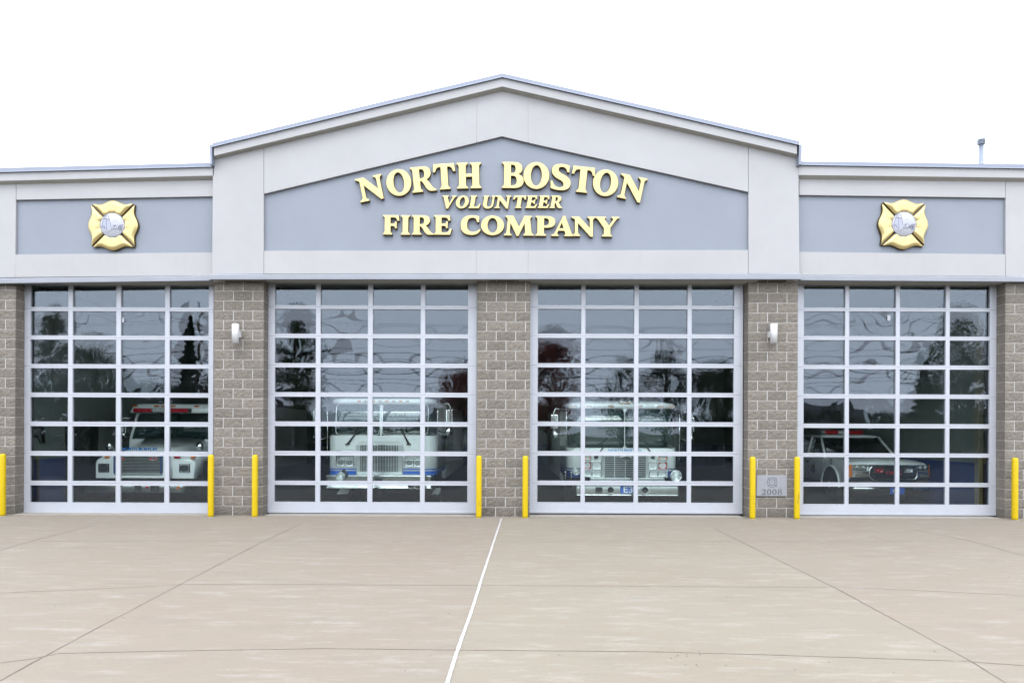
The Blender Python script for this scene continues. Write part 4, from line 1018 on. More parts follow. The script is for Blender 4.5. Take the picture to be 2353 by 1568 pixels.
# centre post and rounded window gaskets
mb = MB(); xa, xb = X(888), X(912)
for (a, b, yy) in ((xa, xb, 0),): mb.add([(a, Y + .018, Z(628)), (b, Y + .018, Z(628)), (b, Y + .07, Z(224)), (a, Y + .07, Z(224)), (a, Y + .12, Z(628)), (b, Y + .12, Z(628)), (b, Y + .14, Z(224)), (a, Y + .14, Z(224))], [(0, 1, 2, 3), (4, 5, 6, 7), (0, 3, 7, 4), (1, 2, 6, 5), (0, 1, 5, 4), (3, 2, 6, 7)])
mb.build("centre_post", M_TRUCK, e1)
for a, b in ((X(322), X(884)), (X(916), X(1500))):
    pts = [(px_, Y + .024 + (pz_ - Z(625)) / (Z(225) - Z(625)) * .06 + .0, pz_) for px_, pz_ in rrect(a, b, Z(618), Z(226), .09)]
    frame_loop("window_gasket", e1, pts, .009, M_CHR)
# grille: stainless surround with a mesh
gx0, gx1 = X(590), X(1186)
bx("grille_surround", M_STEEL, e1, gx0, gx1, Y - .035, Y + .01, Z(1112), Z(735), .012)
m_ = MB(); m_.prism([(X(592), Z(734)), (X(650), Z(690)), (X(1140), Z(690)), (X(1184), Z(734))], Y - .03, Y + .01); m_.build("grille_hood", M_TRUCK, e1, bevel=.006)
bx("grille_bottom_lip", M_STEEL, e1, X(600), X(1178), Y - .06, Y, Z(1118), Z(1096), .006)
gr = bx("grille_mesh", M_BLK, e1, X(642), X(1124), Y - .039, Y - .034, Z(1088), Z(750), 0)
mb = MB()
for k in range(22):
    z_ = Z(750) + (Z(1088) - Z(750)) * (k + .5) / 22; mb.box(X(642), X(1124), Y - .045, Y - .040, z_ - .0045, z_ + .0045)
for k in range(14):
    x_ = X(642) + (X(1124) - X(642)) * (k + .5) / 14; mb.box(x_ - .006, x_ + .006, Y - .048, Y - .0455, Z(1088), Z(750))
mb.build("grille_bars", M_STEEL, gr)
# wipers
for a, b in (((480, 738), (640, 520)), ((1262, 735), (1150, 520))):
    mb = MB(); p0 = (X(a[0]), Y - .03, Z(a[1])); p1 = (X(b[0]), Y - .01, Z(b[1])); mb.tube([p0, p1], [.022, .010], 6)
    mb.box(p0[0] - .055, p0[0] + .04, Y - .035, Y - .001, p0[2] - .012, p0[2] + .012); d_ = .33 if a[0] < 900 else -.33
    mb.tube([(p1[0] - .3, Y - .0, p1[2] + (-.03 if a[0] < 900 else .0)), (p1[0] + .33, Y + .012, p1[2] + .03)], .009, 5); mb.build("wiper", M_BLK, e1)
for a, b in ((330, 565), (1208, 1440)):
    c_ = bx("lamp_housing", M_CHR, e1, X(a), X(b), Y - .02, Y + .01, Z(1024), Z(820), .008)
    bx("louvre", M_BLK, c_, X(a + 14), X(b - 14), Y - .024, Y - .0195, Z(890), Z(835), 0)
    for cy in (848, 868, 905, 918): bx("louvre", M_CHR, c_, X(a + 12), X(b - 12), Y - .032, Y - .0245, Z(cy + 5), Z(cy - 4), .002)
    headlight(e1, X(a + 8), X((a + b) / 2 - 2), Z(1016), Z(932), Y - .03); headlight(e1, X((a + b) / 2 + 2), X(b - 8), Z(1016), Z(932), Y - .03)
for a, b in ((222, 588), (1188, 1606)):
    for c0, c1, yy in ((1048, 1062, .004), (1078, 1120, .004)):
        m_ = MB(); rg = [p for p in ringxy(x0 - .004, x1 + .004, Y - .004, Y + 2.1, .26, 0) if (p[0] <= X(588) if a < 600 else p[0] >= X(1188))]
        inn = [p for p in ringxy(x0 + .01, x1 - .01, Y + .01, Y + 2.1, .26, 0) if (p[0] <= X(588) if a < 600 else p[0] >= X(1188))]
        edge = X(588) if a < 600 else X(1188)
        rg = rg + [(edge, Y - .004, 0)] if a < 600 else [(edge, Y - .004, 0)] + rg
        inn = inn + [(edge, Y + .01, 0)] if a < 600 else [(edge, Y + .01, 0)] + inn
        n_ = len(rg); vs = [(p[0], p[1], Z(c1)) for p in rg] + [(p[0], p[1], Z(c0)) for p in rg]
        m_.add(vs, [(i, i + 1, i + 1 + n_, i + n_) for i in range(n_ - 1)]); m_.build("stripe", M_BLUEP, e1)
# bumper
m_ = MB(); stack(m_, XB(175), XB(1570), Y - .42, Y + .4, [(ZB(1302), .02, .1), (ZB(1290), 0, .1), (ZB(1282), .012, .1), (ZB(1160), .012, .1), (ZB(1150), 0, .1), (ZB(1136), .02, .1)]); m_.build("bumper", M_STEEL, e1)
for cy, th in ((1143, .009), (1296, .016)): 
    m_ = MB(); stack(m_, XB(172), XB(1573), Y - .428, Y + .38, [(ZB(cy) - th, .0, .1), (ZB(cy) + th, .0, .1)]); m_.build("bumper_trim", M_CHR, e1)
bx("deck_plate", M_STEEL, e1, XB(600), XB(1400), Y - .40, Y - .01, ZB(1135), ZB(1128), .003)
for cx in (1290, 1378): lens_round("horn", e1, XB(cx), Y - .46, ZB(1262), .075, M_BLK)
bx("tow_plate", M_BLK, e1, XB(830), XB(925), Y - .435, Y - .41, ZB(1205), ZB(1178), .004)
for cx in (585, 1170):
    for cy in (1180, 1268): m_ = MB(); m_.lathe([(.014, .01), (.014, -.006), (.006, -.014), (0.0001, -.015)], (XB(cx), Y - .41, ZB(cy)), axis='y', n=12); m_.build("bolt", M_CHR, e1)
s_ = lens_round("siren", e1, XB(398) , Y - .50, ZB(1150), .098)
mb = MB(); mb.tube([(XB(430), Y - .44, ZB(1180)), (XB(470), Y - .42, ZB(1130)), (XB(430), Y - .40, ZB(1075)), (XB(380), Y - .38, ZB(1110))], .035, 8); mb.build("siren_bracket", M_BLK, e1)
# amber blocks made up in place of faint reversed lettering on the roof edge
for k in range(8):
    cx = 600 + k * 88; bx("marker_lamp", M_AMBP if k % 2 else M_AMB, e1, X(cx), X(cx + 44), Y + .012, Y + .03, Z(196), Z(180), .004)
def mirror(par, x, y, z1, z0, sgn):
    mb = MB(); mb.tube([(x, y + .15, z1), (x + sgn * .26, y, z1 + .03), (x + sgn * .30, y, z1 - .05), (x + sgn * .30, y, z0), (x + sgn * .22, y + .04, z0 - .08), (x, y + .15, z0)], .013, 6)
    mb.tube([(x + sgn * .02, y - .01, z1 + .05), (x + sgn * .02, y - .01, z0 - .5)], .008, 6); o = mb.build("mirror_arm", M_CHR, par)
    bx("mirror_head", M_CHR, o, x + sgn * .20, x + sgn * .37, y + .02, y + .07, z1 - .42, z1 - .1, .02)
    m_ = MB(); m_.lathe([(.0001, -.05), (.05, -.04), (.085, 0), (.085, .01), (0.0001, .012)], (x + sgn * .27, y, z0 - .02), axis='y', n=20); m_.build("round_mirror", M_CHR, o)
mirror(e1, x1, Y + .1, Z(230), Z(560), 1); mirror(e1, x0, Y + .1, Z(260), Z(640), -1)
for xx, o_ in ((x0 + .22, -1), (x1 - .22, 1)): wheel(e1, xx, Y + 1.35, .5, .32, o_)
bx("axle_beam", M_BLK, e1, x0 + .3, x1 - .3, Y + 1.0, Y + 1.5, .3, .5); bx("oil_pan", M_BLK, e1, X(640), X(860), Y + .8, Y + 1.6, .2, .5, .05)
for a, b in ((230, 380), (1500, 1600)):
    m_ = MB(); m_.prism([(X(a), Z(1415)), (X(b), Z(1415)), (X(b + 30), Z(1330)), (X(a + 60), Z(1330))], Y + .75, Y + .77); m_.build("mud_flap", M_TRUCKC, e1)
interior_cab(e1, x0 + .3, x1 - .3, Y + .1, Z(600), Z(230))

# ---- cab-over fire engine E3 --------------------------------------------------
q = crop(1263.4, 900.5, .1714); Y = .8
X = lambda cx: q(cx, 800, Y)[0]
Z = lambda cy: q(972, cy, Y)[1]
XB = lambda cx: q(cx, 1250, Y - .43)[0]
ZB = lambda cy: q(972, cy, Y - .43)[1]
e3 = thing("fire_engine", "flat-nosed white fire engine with slatted grille and E3 on its bumper", "fire engine", (X(972), Y, 0))
x0, x1 = X(230), X(1715)
m_ = MB(); stack(m_, x0, x1, Y, Y + 2.2, [(Z(1150), .02, .22), (Z(1130), 0, .24), (Z(765), 0, .24), (Z(747), .012, .24)]); m_.build("lower_cab", M_TRUCK, e3)
m_ = MB(); stack(m_, x0 + .02, x1 - .02, Y + .03, Y + 2.15, [(Z(750), 0, .28), (Z(222), .05, .28)]); m_.build("windscreen", M_SCR, e3)
m_ = MB(); stack(m_, x0 + .0, x1 - .03, Y + .0, Y + 2.2, [(Z(224), .03, .28), (Z(210), .0, .28), (Z(160), .012, .28), (Z(140), .08, .28), (Z(110), .35, .2)]); m_.build("cab_roof", M_TRUCK, e3)
bx("body", M_TRUCKC, e3, x0, x1, Y + 2.25, Y + 8.5, .55, Z(180), .03)
mb = MB()
for s_, (c0, c1) in ((-1, (994, 1004)),): mb.prism([(X(975), Z(745)), (X(994), Z(715)), (X(994), Z(262)), (X(965), Z(224)), (X(1038), Z(224)), (X(1005), Z(262)), (X(1005), Z(715)), (X(1030), Z(745))], Y + .005, Y + .10)
mb.build("centre_post", M_TRUCK, e3)
for a, b in ((X(268), X(992)), (X(1007), X(1680))):
    pts = [(px_, Y + .020 + (pz_ - Z(745)) / (Z(225) - Z(745)) * .055, pz_) for px_, pz_ in rrect(a, b, Z(744), Z(226), .08)]
    frame_loop("window_gasket", e3, pts, .008, M_BLK)
for cx in (300, 515, 810, 1190, 1478, 1620):
    mb = MB(); mb.prism(rrect(X(cx - 52), X(cx + 52), Z(210), Z(172), .028), Y - .014, Y + .03); o = mb.build("marker_lamp", M_CHR, e3)
    mb = MB(); mb.prism(rrect(X(cx - 44), X(cx + 44), Z(205), Z(177), .02), Y - .020, Y - .0145); mb.build("lens", M_AMBP, o)
bx("roof_lamp", M_CHR, e3, X(935), X(1086), Y + .01, Y + .1, Z(166), Z(122), .006); bx("roof_lamp_lens", M_AMBP, e3, X(945), X(1078), Y + .004, Y + .0095, Z(160), Z(130), .002)
sans("lettering", "NORTH BOSTON", X(778), X(1222), Z(788), Z(757), Y - .001, M_TXTB, e3)
for a, b in ((222 + 8, 700), (1310, 1715)):
    for c0, c1 in ((1018, 1032), (1050, 1142)):
        m_ = MB(); L_ = a < 700; edge = X(700) if L_ else X(1310)
        rg = [p for p in ringxy(x0 - .004, x1 + .004, Y - .004, Y + 2.1, .24, 0) if (p[0] <= edge if L_ else p[0] >= edge)]
        rg = rg + [(edge, Y - .004, 0)] if L_ else [(edge, Y - .004, 0)] + rg
        n_ = len(rg); vs = [(p[0], p[1], Z(c1)) for p in rg] + [(p[0], p[1], Z(c0)) for p in rg]
        m_.add(vs, [(i, i + 1, i + 1 + n_, i + n_) for i in range(n_ - 1)]); m_.build("stripe", M_NAVY, e3)
# grille
bx("grille_surround", M_STEEL, e3, X(690), X(1312), Y - .05, Y + .01, Z(1150), Z(815), .012)
gr = bx("grille_back", M_BLK, e3, X(722), X(1280), Y - .054, Y - .0505, Z(1140), Z(850), 0)
mb = MB()
for k in range(12):
    cy = 862 + k * 25; mb.box(X(722), X(1280), Y - .075, Y - .055, Z(cy + 3), Z(cy - 4))
for cx in (722, 858, 1003, 1145, 1280): mb.box(X(cx) - .011, X(cx) + .011, Y - .082, Y - .0755, Z(1140), Z(850))
mb.build("grille_slats", M_STEEL, gr, bevel=.002)
mb = MB(); ex, ez = X(1003), Z(879); mb.prism([(ex + .118 * math.cos(k * math.pi / 16), ez + .045 * math.sin(k * math.pi / 16)) for k in range(32)], Y - .10, Y - .0825); bd = mb.build("grille_badge", M_CHR, e3, bevel=.004)
mb = MB(); mb.prism([(ex + .104 * math.cos(k * math.pi / 16), ez + .035 * math.sin(k * math.pi / 16)) for k in range(32)], Y - .1025, Y - .1005); mb.build("badge_field", M_BLK, bd)
sans("badge_lettering", "Ford", ex - .07, ex + .07, ez - .02, ez + .022, Y - .103, M_CHR, bd, shear=.35)
# lamp clusters
for L_ in (True, False):
    C_ = [(430, 700, 815, 1150)] if L_ else [(1312, 1575, 815, 1150)]
    a, b, c, d = C_[0]; bx("lamp_panel", M_TRUCK, e3, X(a), X(b), Y - .022, Y + .01, Z(1140), Z(845), .008)
    if L_:
        headlight(e3, X(455), X(552), Z(905), Z(850), Y - .035, M_AMB, "turn_lamp"); headlight(e3, X(455), X(550), Z(1034), Z(925), Y - .035, M_RED, "warning_lamp")
        headlight(e3, X(562), X(687), Z(1034), Z(925), Y - .035); headlight(e3, X(455), X(557), Z(1128), Z(1056), Y - .035); headlight(e3, X(563), X(675), Z(1128), Z(1056), Y - .035)
        lens_round("loudspeaker", e3, X(617), Y - .03, Z(868), .05, M_BLK)
    else:
        headlight(e3, X(1444), X(1568), Z(905), Z(850), Y - .035, M_AMB, "turn_lamp"); headlight(e3, X(1446), X(1566), Z(1034), Z(925), Y - .035, M_RED, "warning_lamp")
        headlight(e3, X(1312), X(1434), Z(1034), Z(925), Y - .035); headlight(e3, X(1328), X(1438), Z(1128), Z(1056), Y - .035); headlight(e3, X(1443), X(1550), Z(1128), Z(1056), Y - .035)
        lens_round("loudspeaker", e3, X(1375), Y - .03, Z(868), .05, M_BLK)
bx("tread_plate", M_STEEL, e3, XB(545), XB(1545), Y - .34, Y - .01, ZB(1192), ZB(1150), .006)
m_ = MB(); stack(m_, XB(340), XB(1742), Y - .42, Y + .3, [(ZB(1378), .01, .06), (ZB(1365), 0, .07), (ZB(1215), 0, .07), (ZB(1200), .015, .07)]); m_.build("bumper", M_STEEL, e3)
m_ = MB(); stack(m_, XB(337), XB(1745), Y - .428, Y + .28, [(ZB(1386), .0, .07), (ZB(1372), .0, .07)]); m_.build("bumper_trim", M_CHR, e3)
for cx in (810, 1268): lens_round("horn", e3, XB(cx), Y - .46, ZB(1310), .078, M_BLK)
bx("siren_speaker", M_BLK, e3, XB(608), XB(702), Y - .432, Y - .41, ZB(1352), ZB(1270), .006)
for cx in (740, 1337):
    for cy in (1258, 1340): m_ = MB(); m_.lathe([(.012, .01), (.012, -.006), (.006, -.012), (0.0001, -.013)], (XB(cx), Y - .42, ZB(cy)), axis='y', n=12); m_.build("bolt", M_CHR, e3)
pl = bx("number_plate", M_BLUEP, e3, XB(943), XB(1150), Y - .434, Y - .421, ZB(1350), ZB(1250), .003)
sans("plate_lettering", "E3", XB(985), XB(1108), ZB(1342), ZB(1258), Y - .4345, M_WHT, pl)
lens_round("spotlight", e3, XB(1694), Y - .42, ZB(1118), .122); lens_round("spotlight", e3, XB(352), Y - .40, ZB(1062), .082)
for cx in (190, 268): m_ = MB(); m_.lathe([(.02, 0), (.02, .22), (.028, .23), (0.001, .24)], (X(cx), Y - .3, Z(1195)), n=14); m_.build("valve", M_CHR, e3)
for a, b in (((665, 800), (850, 545)), ((1345, 800), (1180, 560))):
    mb = MB(); mb.tube([(X(a[0]), Y - .02, Z(a[1])), (X(b[0]), Y + .0, Z(b[1]))], [.014, .007], 6); mb.tube([(X(b[0] - 10), Y - .0, Z(b[1] - 60)), (X(b[0] + 120), Y - .0, Z(b[1] + 190))], .006, 5); mb.build("wiper", M_BLK, e3)
mirror(e3, x1 + .02, Y + .05, Z(270), Z(600), 1); mirror(e3, x0 - .0, Y + .05, Z(240), Z(560), -1)
for xx, o_ in ((x0 + .22, -1), (x1 - .22, 1)): wheel(e3, xx, Y + 1.35, .5, .32, o_)
bx("axle_beam", M_BLK, e3, x0 + .3, x1 - .3, Y + 1.0, Y + 1.5, .28, .5)
interior_cab(e3, x0 + .3, x1 - .3, Y + .1, Z(730), Z(230))

# ---- conventional white truck -------------------------------------------------
q = crop(201.6, 900.5, .1714); Yg = 1.9; Yf = 2.15
X = lambda cx, Y=Yf: q(cx, 900, Y)[0]
Z = lambda cy, Y=Yf: q(700, cy, Y)[1]
xc = X(690, Yg)
t1 = thing("fire_truck", "white long-nosed fire truck with red grille lamps behind the leftmost door", "fire truck", (xc, Yf, 0))
hw = 1.22
# hood: rings along Y
def hring(y, w0, w1, zt, z0, crown=.05, n=10):
    pts = [(xc - w0, y, z0)]
    for k in range(n + 1):
        t = -1 + 2 * k / n; xx = w1 * t; e = max(0, abs(t) - .72) / .28
        pts.append((xc + xx, y, zt - crown * t * t - .12 * e ** 2.2))
    pts.append((xc + w0, y, z0)); return pts
zt0 = Z(840, Yg)
m_ = MB(); m_.loft([hring(Yg + .02, .60, .58, zt0 - .02, Z(1150, Yg)), hring(Yg + .10, .64, .62, zt0 + .075, Z(1150, Yg)), hring(Yg + .5, .72, .70, zt0 + .155, .7), hring(Yg + 1.7, .98, .97, q(700, 612, Yg + 1.7)[1] + .03, .8, .07)], 0, True)
m_.build("hood", M_TRUCK2, t1)
for s_ in (-1, 1):
    m_ = MB(); rings = []
    for y, zt_, xi, xo, zb_ in ((Yf, 1.02, .60, 1.17, Z(1150)), (Yf + .04, 1.08, .60, 1.21, Z(1152)), (Yf + .30, 1.15, .62, 1.24, .70), (Yf + .42, 1.17, .62, 1.24, .98), (Yf + 1.3, 1.17, .7, 1.24, 1.0), (Yf + 1.45, 1.16, .7, 1.24, .70)):
        pts = [(xc + s_ * xi, y, zb_), (xc + s_ * xi, y, zt_ + .06)]
        for k in range(7):
            a = R(90 - 90 * k / 6); pts.append((xc + s_ * (xo - .14 + .14 * math.cos(a)), y, zt_ - .14 + .14 * math.sin(a)))
        pts.append((xc + s_ * xo, y, zb_)); rings.append(pts)
    m_.loft(rings, 0, True); m_.build("fender", M_TRUCK2, t1)
    lx = X(215) if s_ < 0 else X(1298)
    fr_ = bx("lamp_housing", M_BLK, t1, lx - .135, lx + .135, Yf - .012, Yf + .02, Z(1075), Z(955), .02)
    headlight(t1, lx - .115, lx + .115, Z(1066), Z(964), Yf - .02)
    wheel(t1, xc + s_ * (hw - .17), Yf + .9, .5, .30, s_)
    bx("turn_lamp", M_AMB, t1, (X(1380) if s_ > 0 else X(228)), (X(1442) if s_ > 0 else X(285)), Yf - .02, Yf + .03, Z(885), Z(855), .006)
    mb = MB(); mb.tube([(xc + s_ * 1.0, Yf + .5, 1.15), (xc + s_ * 1.05, Yf + .45, 1.36), (xc + s_ * 1.12, Yf + .4, 1.38)], .012, 6); mb.lathe([(.0001, -.03), (.07, -.02), (.095, .02), (.0001, .04)], (xc + s_ * 1.12, Yf + .4, 1.36), axis='y', n=20); mb.build("fender_mirror", M_CHR, t1)
bx("warning_lamp", M_RED, t1, X(1160), X(1235), Yf - .02, Yf + .03, Z(882), Z(850), .006)
# grille
gx0, gx1 = X(352, Yg), X(1012, Yg)
mb = MB(); mb.prism(rrect(gx0 - .05, gx1 + .05, Z(1150, Yg), Z(838, Yg), .07), Yg - .01, Yg + .1); mb.build("grille_surround", M_TRUCK2, t1, bevel=.015)
gr = bx("grille_back", M_BLK, t1, gx0, gx1, Yg - .014, Yg - .0105, Z(1078, Yg), Z(848, Yg), 0)
mb = MB()
for k in range(12):
    cy = 856 + k * 19.5; mb.box(gx0, gx1, Yg - .03, Yg - .015, Z(cy + 3, Yg), Z(cy - 3, Yg))
mb.build("grille_bars", M_STEEL, gr)
bx("grille_lower_panel", M_STEEL, t1, gx0 + .01, gx1 - .01, Yg - .016, Yg - .0105, Z(1115, Yg), Z(1082, Yg), .004)
for cx in (366, 992):
    bx("grille_edge", M_NAVY, t1, X(cx - 12, Yg), X(cx + 12, Yg), Yg - .034, Yg - .0305, Z(1090, Yg), Z(848, Yg), .002)
for a, b in ((442, 515), (832, 890), (892, 950)): headlight(t1, X(a, Yg), X(b, Yg), Z(908, Yg), Z(858, Yg), Yg - .05, M_RED, "warning_lamp")
# hood lettering lies on the rounded nose
sans("lettering", "NORTH BOSTON", X(455, Yg + .05), X(932, Yg + .05), Z(778, Yg + .05), Z(738, Yg + .05), Yg + .045, M_TXTB, t1, shear=.2, thick=.02)
# cab
Yc = Yf + 1.45; cw = 1.20
zb_ = q(700, 612, Yc)[1]; zr = q(700, 152, Yc)[1]; zv = q(700, 278, Yc)[1]
bx("cab_lower", M_TRUCK2, t1, xc - cw, xc + cw, Yc - .02, Yc + 2.0, .7, zb_ - .02, .04)
m_ = MB(); m_.loft([ringxy(xc - cw + .03, xc + cw - .03, Yc, Yc + 1.9, .1, zb_ - .04), ringxy(xc - cw + .10, xc + cw - .10, Yc + .22, Yc + 1.9, .1, zv + .01)], 0, True); m_.build("windscreen", M_SCR, t1)
for s_ in (-1, 1):
    mb = MB(); mb.tube([(xc + s_ * (cw - .05), Yc - .005, zb_ - .03), (xc + s_ * (cw - .13), Yc + .20, zv + .02)], .035, 6); mb.build("windscreen_pillar", M_TRUCK2, t1)
mb = MB(); mb.tube([(xc, Yc - .01, zb_ - .03), (xc, Yc + .21, zv + .02)], .014, 6); mb.build("centre_post", M_BLK, t1)
m_ = MB(); stack(m_, xc - cw + .02, xc + cw - .02, Yc - .12, Yc + 2.2, [(zv, .02, .16), (zv + .02, 0, .16), (zr - .1, .05, .16), (zr - .02, .12, .16), (zr, .22, .16)]); m_.build("cab_roof", M_TRUCK2, t1)
Yv = Yc - .1
lb = bx("light_bar", M_BLK, t1, q(645, 245, Yv)[0], q(1390, 245, Yv)[0], Yv - .14, Yv + .02, q(900, 272, Yv)[1], q(900, 216, Yv)[1], .01)
for a, b, mm in ((655, 895, M_RED), (910, 1080, M_LAMP), (1100, 1378, M_RED)): bx("light_bar_lens", mm, lb, q(a, 245, Yv)[0], q(b, 245, Yv)[0], Yv - .16, Yv - .1405, q(900, 266, Yv)[1], q(900, 222, Yv)[1], .006)
for cx in (628, 915, 1010, 1138, 1455): bx("marker_lamp", M_AMB, t1, q(cx - 30, 183, Yv)[0], q(cx + 30, 183, Yv)[0], Yv - .01, Yv + .05, q(900, 193, Yv)[1], q(900, 174, Yv)[1], .006)
bx("body", M_TRUCKC, t1, xc - 1.22, xc + 1.22, Yc + 2.3, Yc + 7.5, .55, zr + .05, .03)
for s_ in (-1, 1):
    mb = MB(); mb.tube([(xc + s_ * .6, Yc - .06, zb_), (xc + s_ * .1, Yc + .0, zb_ + .10)], .009, 5); mb.build("wiper", M_BLK, t1)
mirror(t1, xc - cw, Yc + .2, zb_ + .5, zb_ + .1, -1)
# bumper
Yb = Yg - .25
m_ = MB(); stack(m_, xc - 1.2, xc + 1.2, Yb, Yb + .3, [(q(700, 1345, Yb)[1], .015, .12), (q(700, 1335, Yb)[1], 0, .12), (q(700, 1215, Yb)[1], 0, .12), (q(700, 1205, Yb)[1], .015, .12)]); m_.build("bumper", M_STEEL, t1)
for a, b in ((635, 715), (850, 955)): bx("tow_box", M_BLK, t1, q(a, 1280, Yb)[0], q(b, 1280, Yb)[0], Yb - .04, Yb - .001, q(700, 1330, Yb)[1], q(700, 1240, Yb)[1], .01)
bx("bumper_lamp", M_RED, t1, q(775, 1270, Yb)[0], q(818, 1270, Yb)[0], Yb - .02, Yb - .001, q(700, 1282, Yb)[1], q(700, 1258, Yb)[1], .003)
bx("bumper_lamp", M_AMB, t1, q(1198, 1275, Yb)[0], q(1232, 1275, Yb)[0], Yb - .02, Yb - .001, q(700, 1295, Yb)[1], q(700, 1255, Yb)[1], .003)
bx("chassis", M_BLK, t1, xc - .5, xc + .5, Yf, Yf + 3, .35, .7, .02)

# ---- pickup -------------------------------------------------------------------
q = crop(1814.4, 954.2, .2056); Y = 2.9
X = lambda cx, Y_=Y: q(cx, 600, Y_)[0]
Z = lambda cy, Y_=Y: q(1100, cy, Y_)[1]
x0, x1 = X(652), X(1548); xc = (x0 + x1) / 2; hw = (x1 - x0) / 2
pk = thing("pickup_truck", "white pickup with chrome grille and a black 72, behind the rightmost door", "pickup truck", (xc, Y, 0))
zh0 = Z(545); zbelt = Z(545) + .06
def bring(y, w_, zt, zb_, crown, rs=.14, n=10):
    pts = [(xc - w_, y, zb_), (xc - w_, y, zt - rs)]
    for k in range(5): a = R(180 - 18 * k - 18); pts.append((xc - w_ + rs + rs * math.cos(a), y, zt - rs + rs * math.sin(a)))
    for k in range(1, n): t = -1 + 2 * k / n; pts.append((xc + (w_ - rs) * t, y, zt + crown * (1 - t * t)))
    for k in range(4, -1, -1): a = R(180 - 18 * k - 18); pts.append((xc + w_ - rs - rs * math.cos(a), y, zt - rs + rs * math.sin(a)))
    pts += [(xc + w_, y, zt - rs), (xc + w_, y, zb_)]; return pts
zc = q(900, 455, 4.2)[1]
m_ = MB(); m_.loft([bring(Y + .0, hw - .03, zh0 - .005, .62, .015, .05), bring(Y + .12, hw, zh0 + .045, .52, .04, .08), bring(Y + .5, hw, zh0 + .09, .50, .055, .12), bring(Y + 1.35, hw, zc - .03, .45, .05, .12), bring(Y + 5.4, hw, zc - .0, .45, .0, .06)], 0, True); m_.build("body", M_TRUCK2, pk)
# wheel arches: black recess rings, wheels stand slightly proud
for yy in (Y + .95, Y + 4.4):
    m_ = MB(); pts = [(yy + .47 * math.cos(R(a)), .40 + .47 * math.sin(R(a))) for a in range(-8, 189, 12)]
    vs = [(xc - hw - .004, a, b) for a, b in pts]; m_.add(vs, [tuple(range(len(vs)))]); m_.build("wheel_well", M_BLK, pk)
    m_ = MB(); m_.tube([(xc - hw - .012, yy + .49 * math.cos(R(a)), .40 + .49 * math.sin(R(a))) for a in range(-6, 187, 12)], .028, 6); m_.build("arch_flare", M_TRUCK2, pk)
    for s_ in (-1, 1): wheel(pk, xc + s_ * (hw - .085), yy, .39, .24, s_)
# greenhouse
zr = q(700, 226, Y + 1.9)[1]
m_ = MB(); m_.loft([ringxy(xc - hw + .05, xc + hw - .05, Y + 1.35, Y + 3.6, .12, zc - .03), ringxy(xc - hw + .20, xc + hw - .20, Y + 1.95, Y + 3.45, .14, zr - .03)], 0, True); m_.build("cab_glass", M_SCRT, pk)
m_ = MB(); m_.loft([ringxy(xc - hw + .19, xc + hw - .19, Y + 1.93, Y + 3.48, .15, zr - .05), ringxy(xc - hw + .21, xc + hw - .21, Y + 1.96, Y + 3.45, .15, zr), ringxy(xc - hw + .33, xc + hw - .33, Y + 2.1, Y + 3.3, .15, zr + .025)], 0, True); m_.build("cab_roof", M_TRUCK2, pk)
for s_ in (-1, 1):
    for ya, yb_, r_ in ((1.37, 1.98, .035), (2.45, 2.50, .04), (3.58, 3.42, .06)):
        mb = MB(); mb.tube([(xc + s_ * (hw - .05), Y + ya, zc - .04), (xc + s_ * (hw - .205), Y + yb_, zr - .03)], r_, 6); mb.build("pillar", M_TRUCK2, pk)
lb = bx("light_bar", M_LAMP, pk, xc - .55, xc + .55, Y + 2.3, Y + 2.55, zr + .05, zr + .15, .03)
for a, b in ((-.54, -.16), (.14, .54)): bx("light_bar_lens", M_RED, lb, xc + a, xc + b, Y + 2.28, Y + 2.57, zr + .045, zr + .155, .03)
mb = MB(); mb.box(xc - hw - .20, xc - hw - .03, Y + 1.55, Y + 1.62, zc + .0, zc + .2); mb.build("wing_mirror", M_BLK, pk, bevel=.03)
mb = MB(); mb.box(xc + hw + .03, xc + hw + .20, Y + 1.55, Y + 1.62, zc + .0, zc + .2); mb.build("wing_mirror", M_BLK, pk, bevel=.03)
# side marks
for yy in (Y + 1.5, Y + 2.5, Y + 3.5): bx("door_seam", M_BLK, pk, xc - hw - .002, xc - hw + .01, yy, yy + .006, .5, zc - .1, 0)
for yy in (Y + 2.35, Y + 3.35): bx("door_handle", M_BLK, pk, xc - hw - .03, xc - hw, yy - .07, yy + .07, zc - .2, zc - .165, .006)
mb = MB(); mb.lathe([(.0001, -.003), (.13, -.003), (.13, .01), (.0001, .01)], (xc - hw, Y + 2.0, .74), axis='x', n=24); mb.build("door_emblem", M_TXTD, pk)
def sidetext(text, yc, zc_, hgt, par):
    o = sans("lettering", text, 0, hgt * .62 * len(text), 0, hgt, 0, M_TXTD, par, shear=.2)
    o.location = (0, 0, 0); me = o.data; og = ORG[par.name]
    for v in me.vertices:
        x_, y_, z_ = v.co.x + og[0], v.co.y + og[1], v.co.z + og[2]
        v.co = (xc - hw - .004 + (y_) - og[0], yc - x_ - og[1], zc_ + z_ - og[2])
    return o
sidetext("72", Y + 1.02, zc - .20, .14, pk)
bx("fender_badge", M_BLK, pk, xc - hw - .004, xc - hw + .01, Y + 1.15, Y + 1.35, .62, .65, .002)
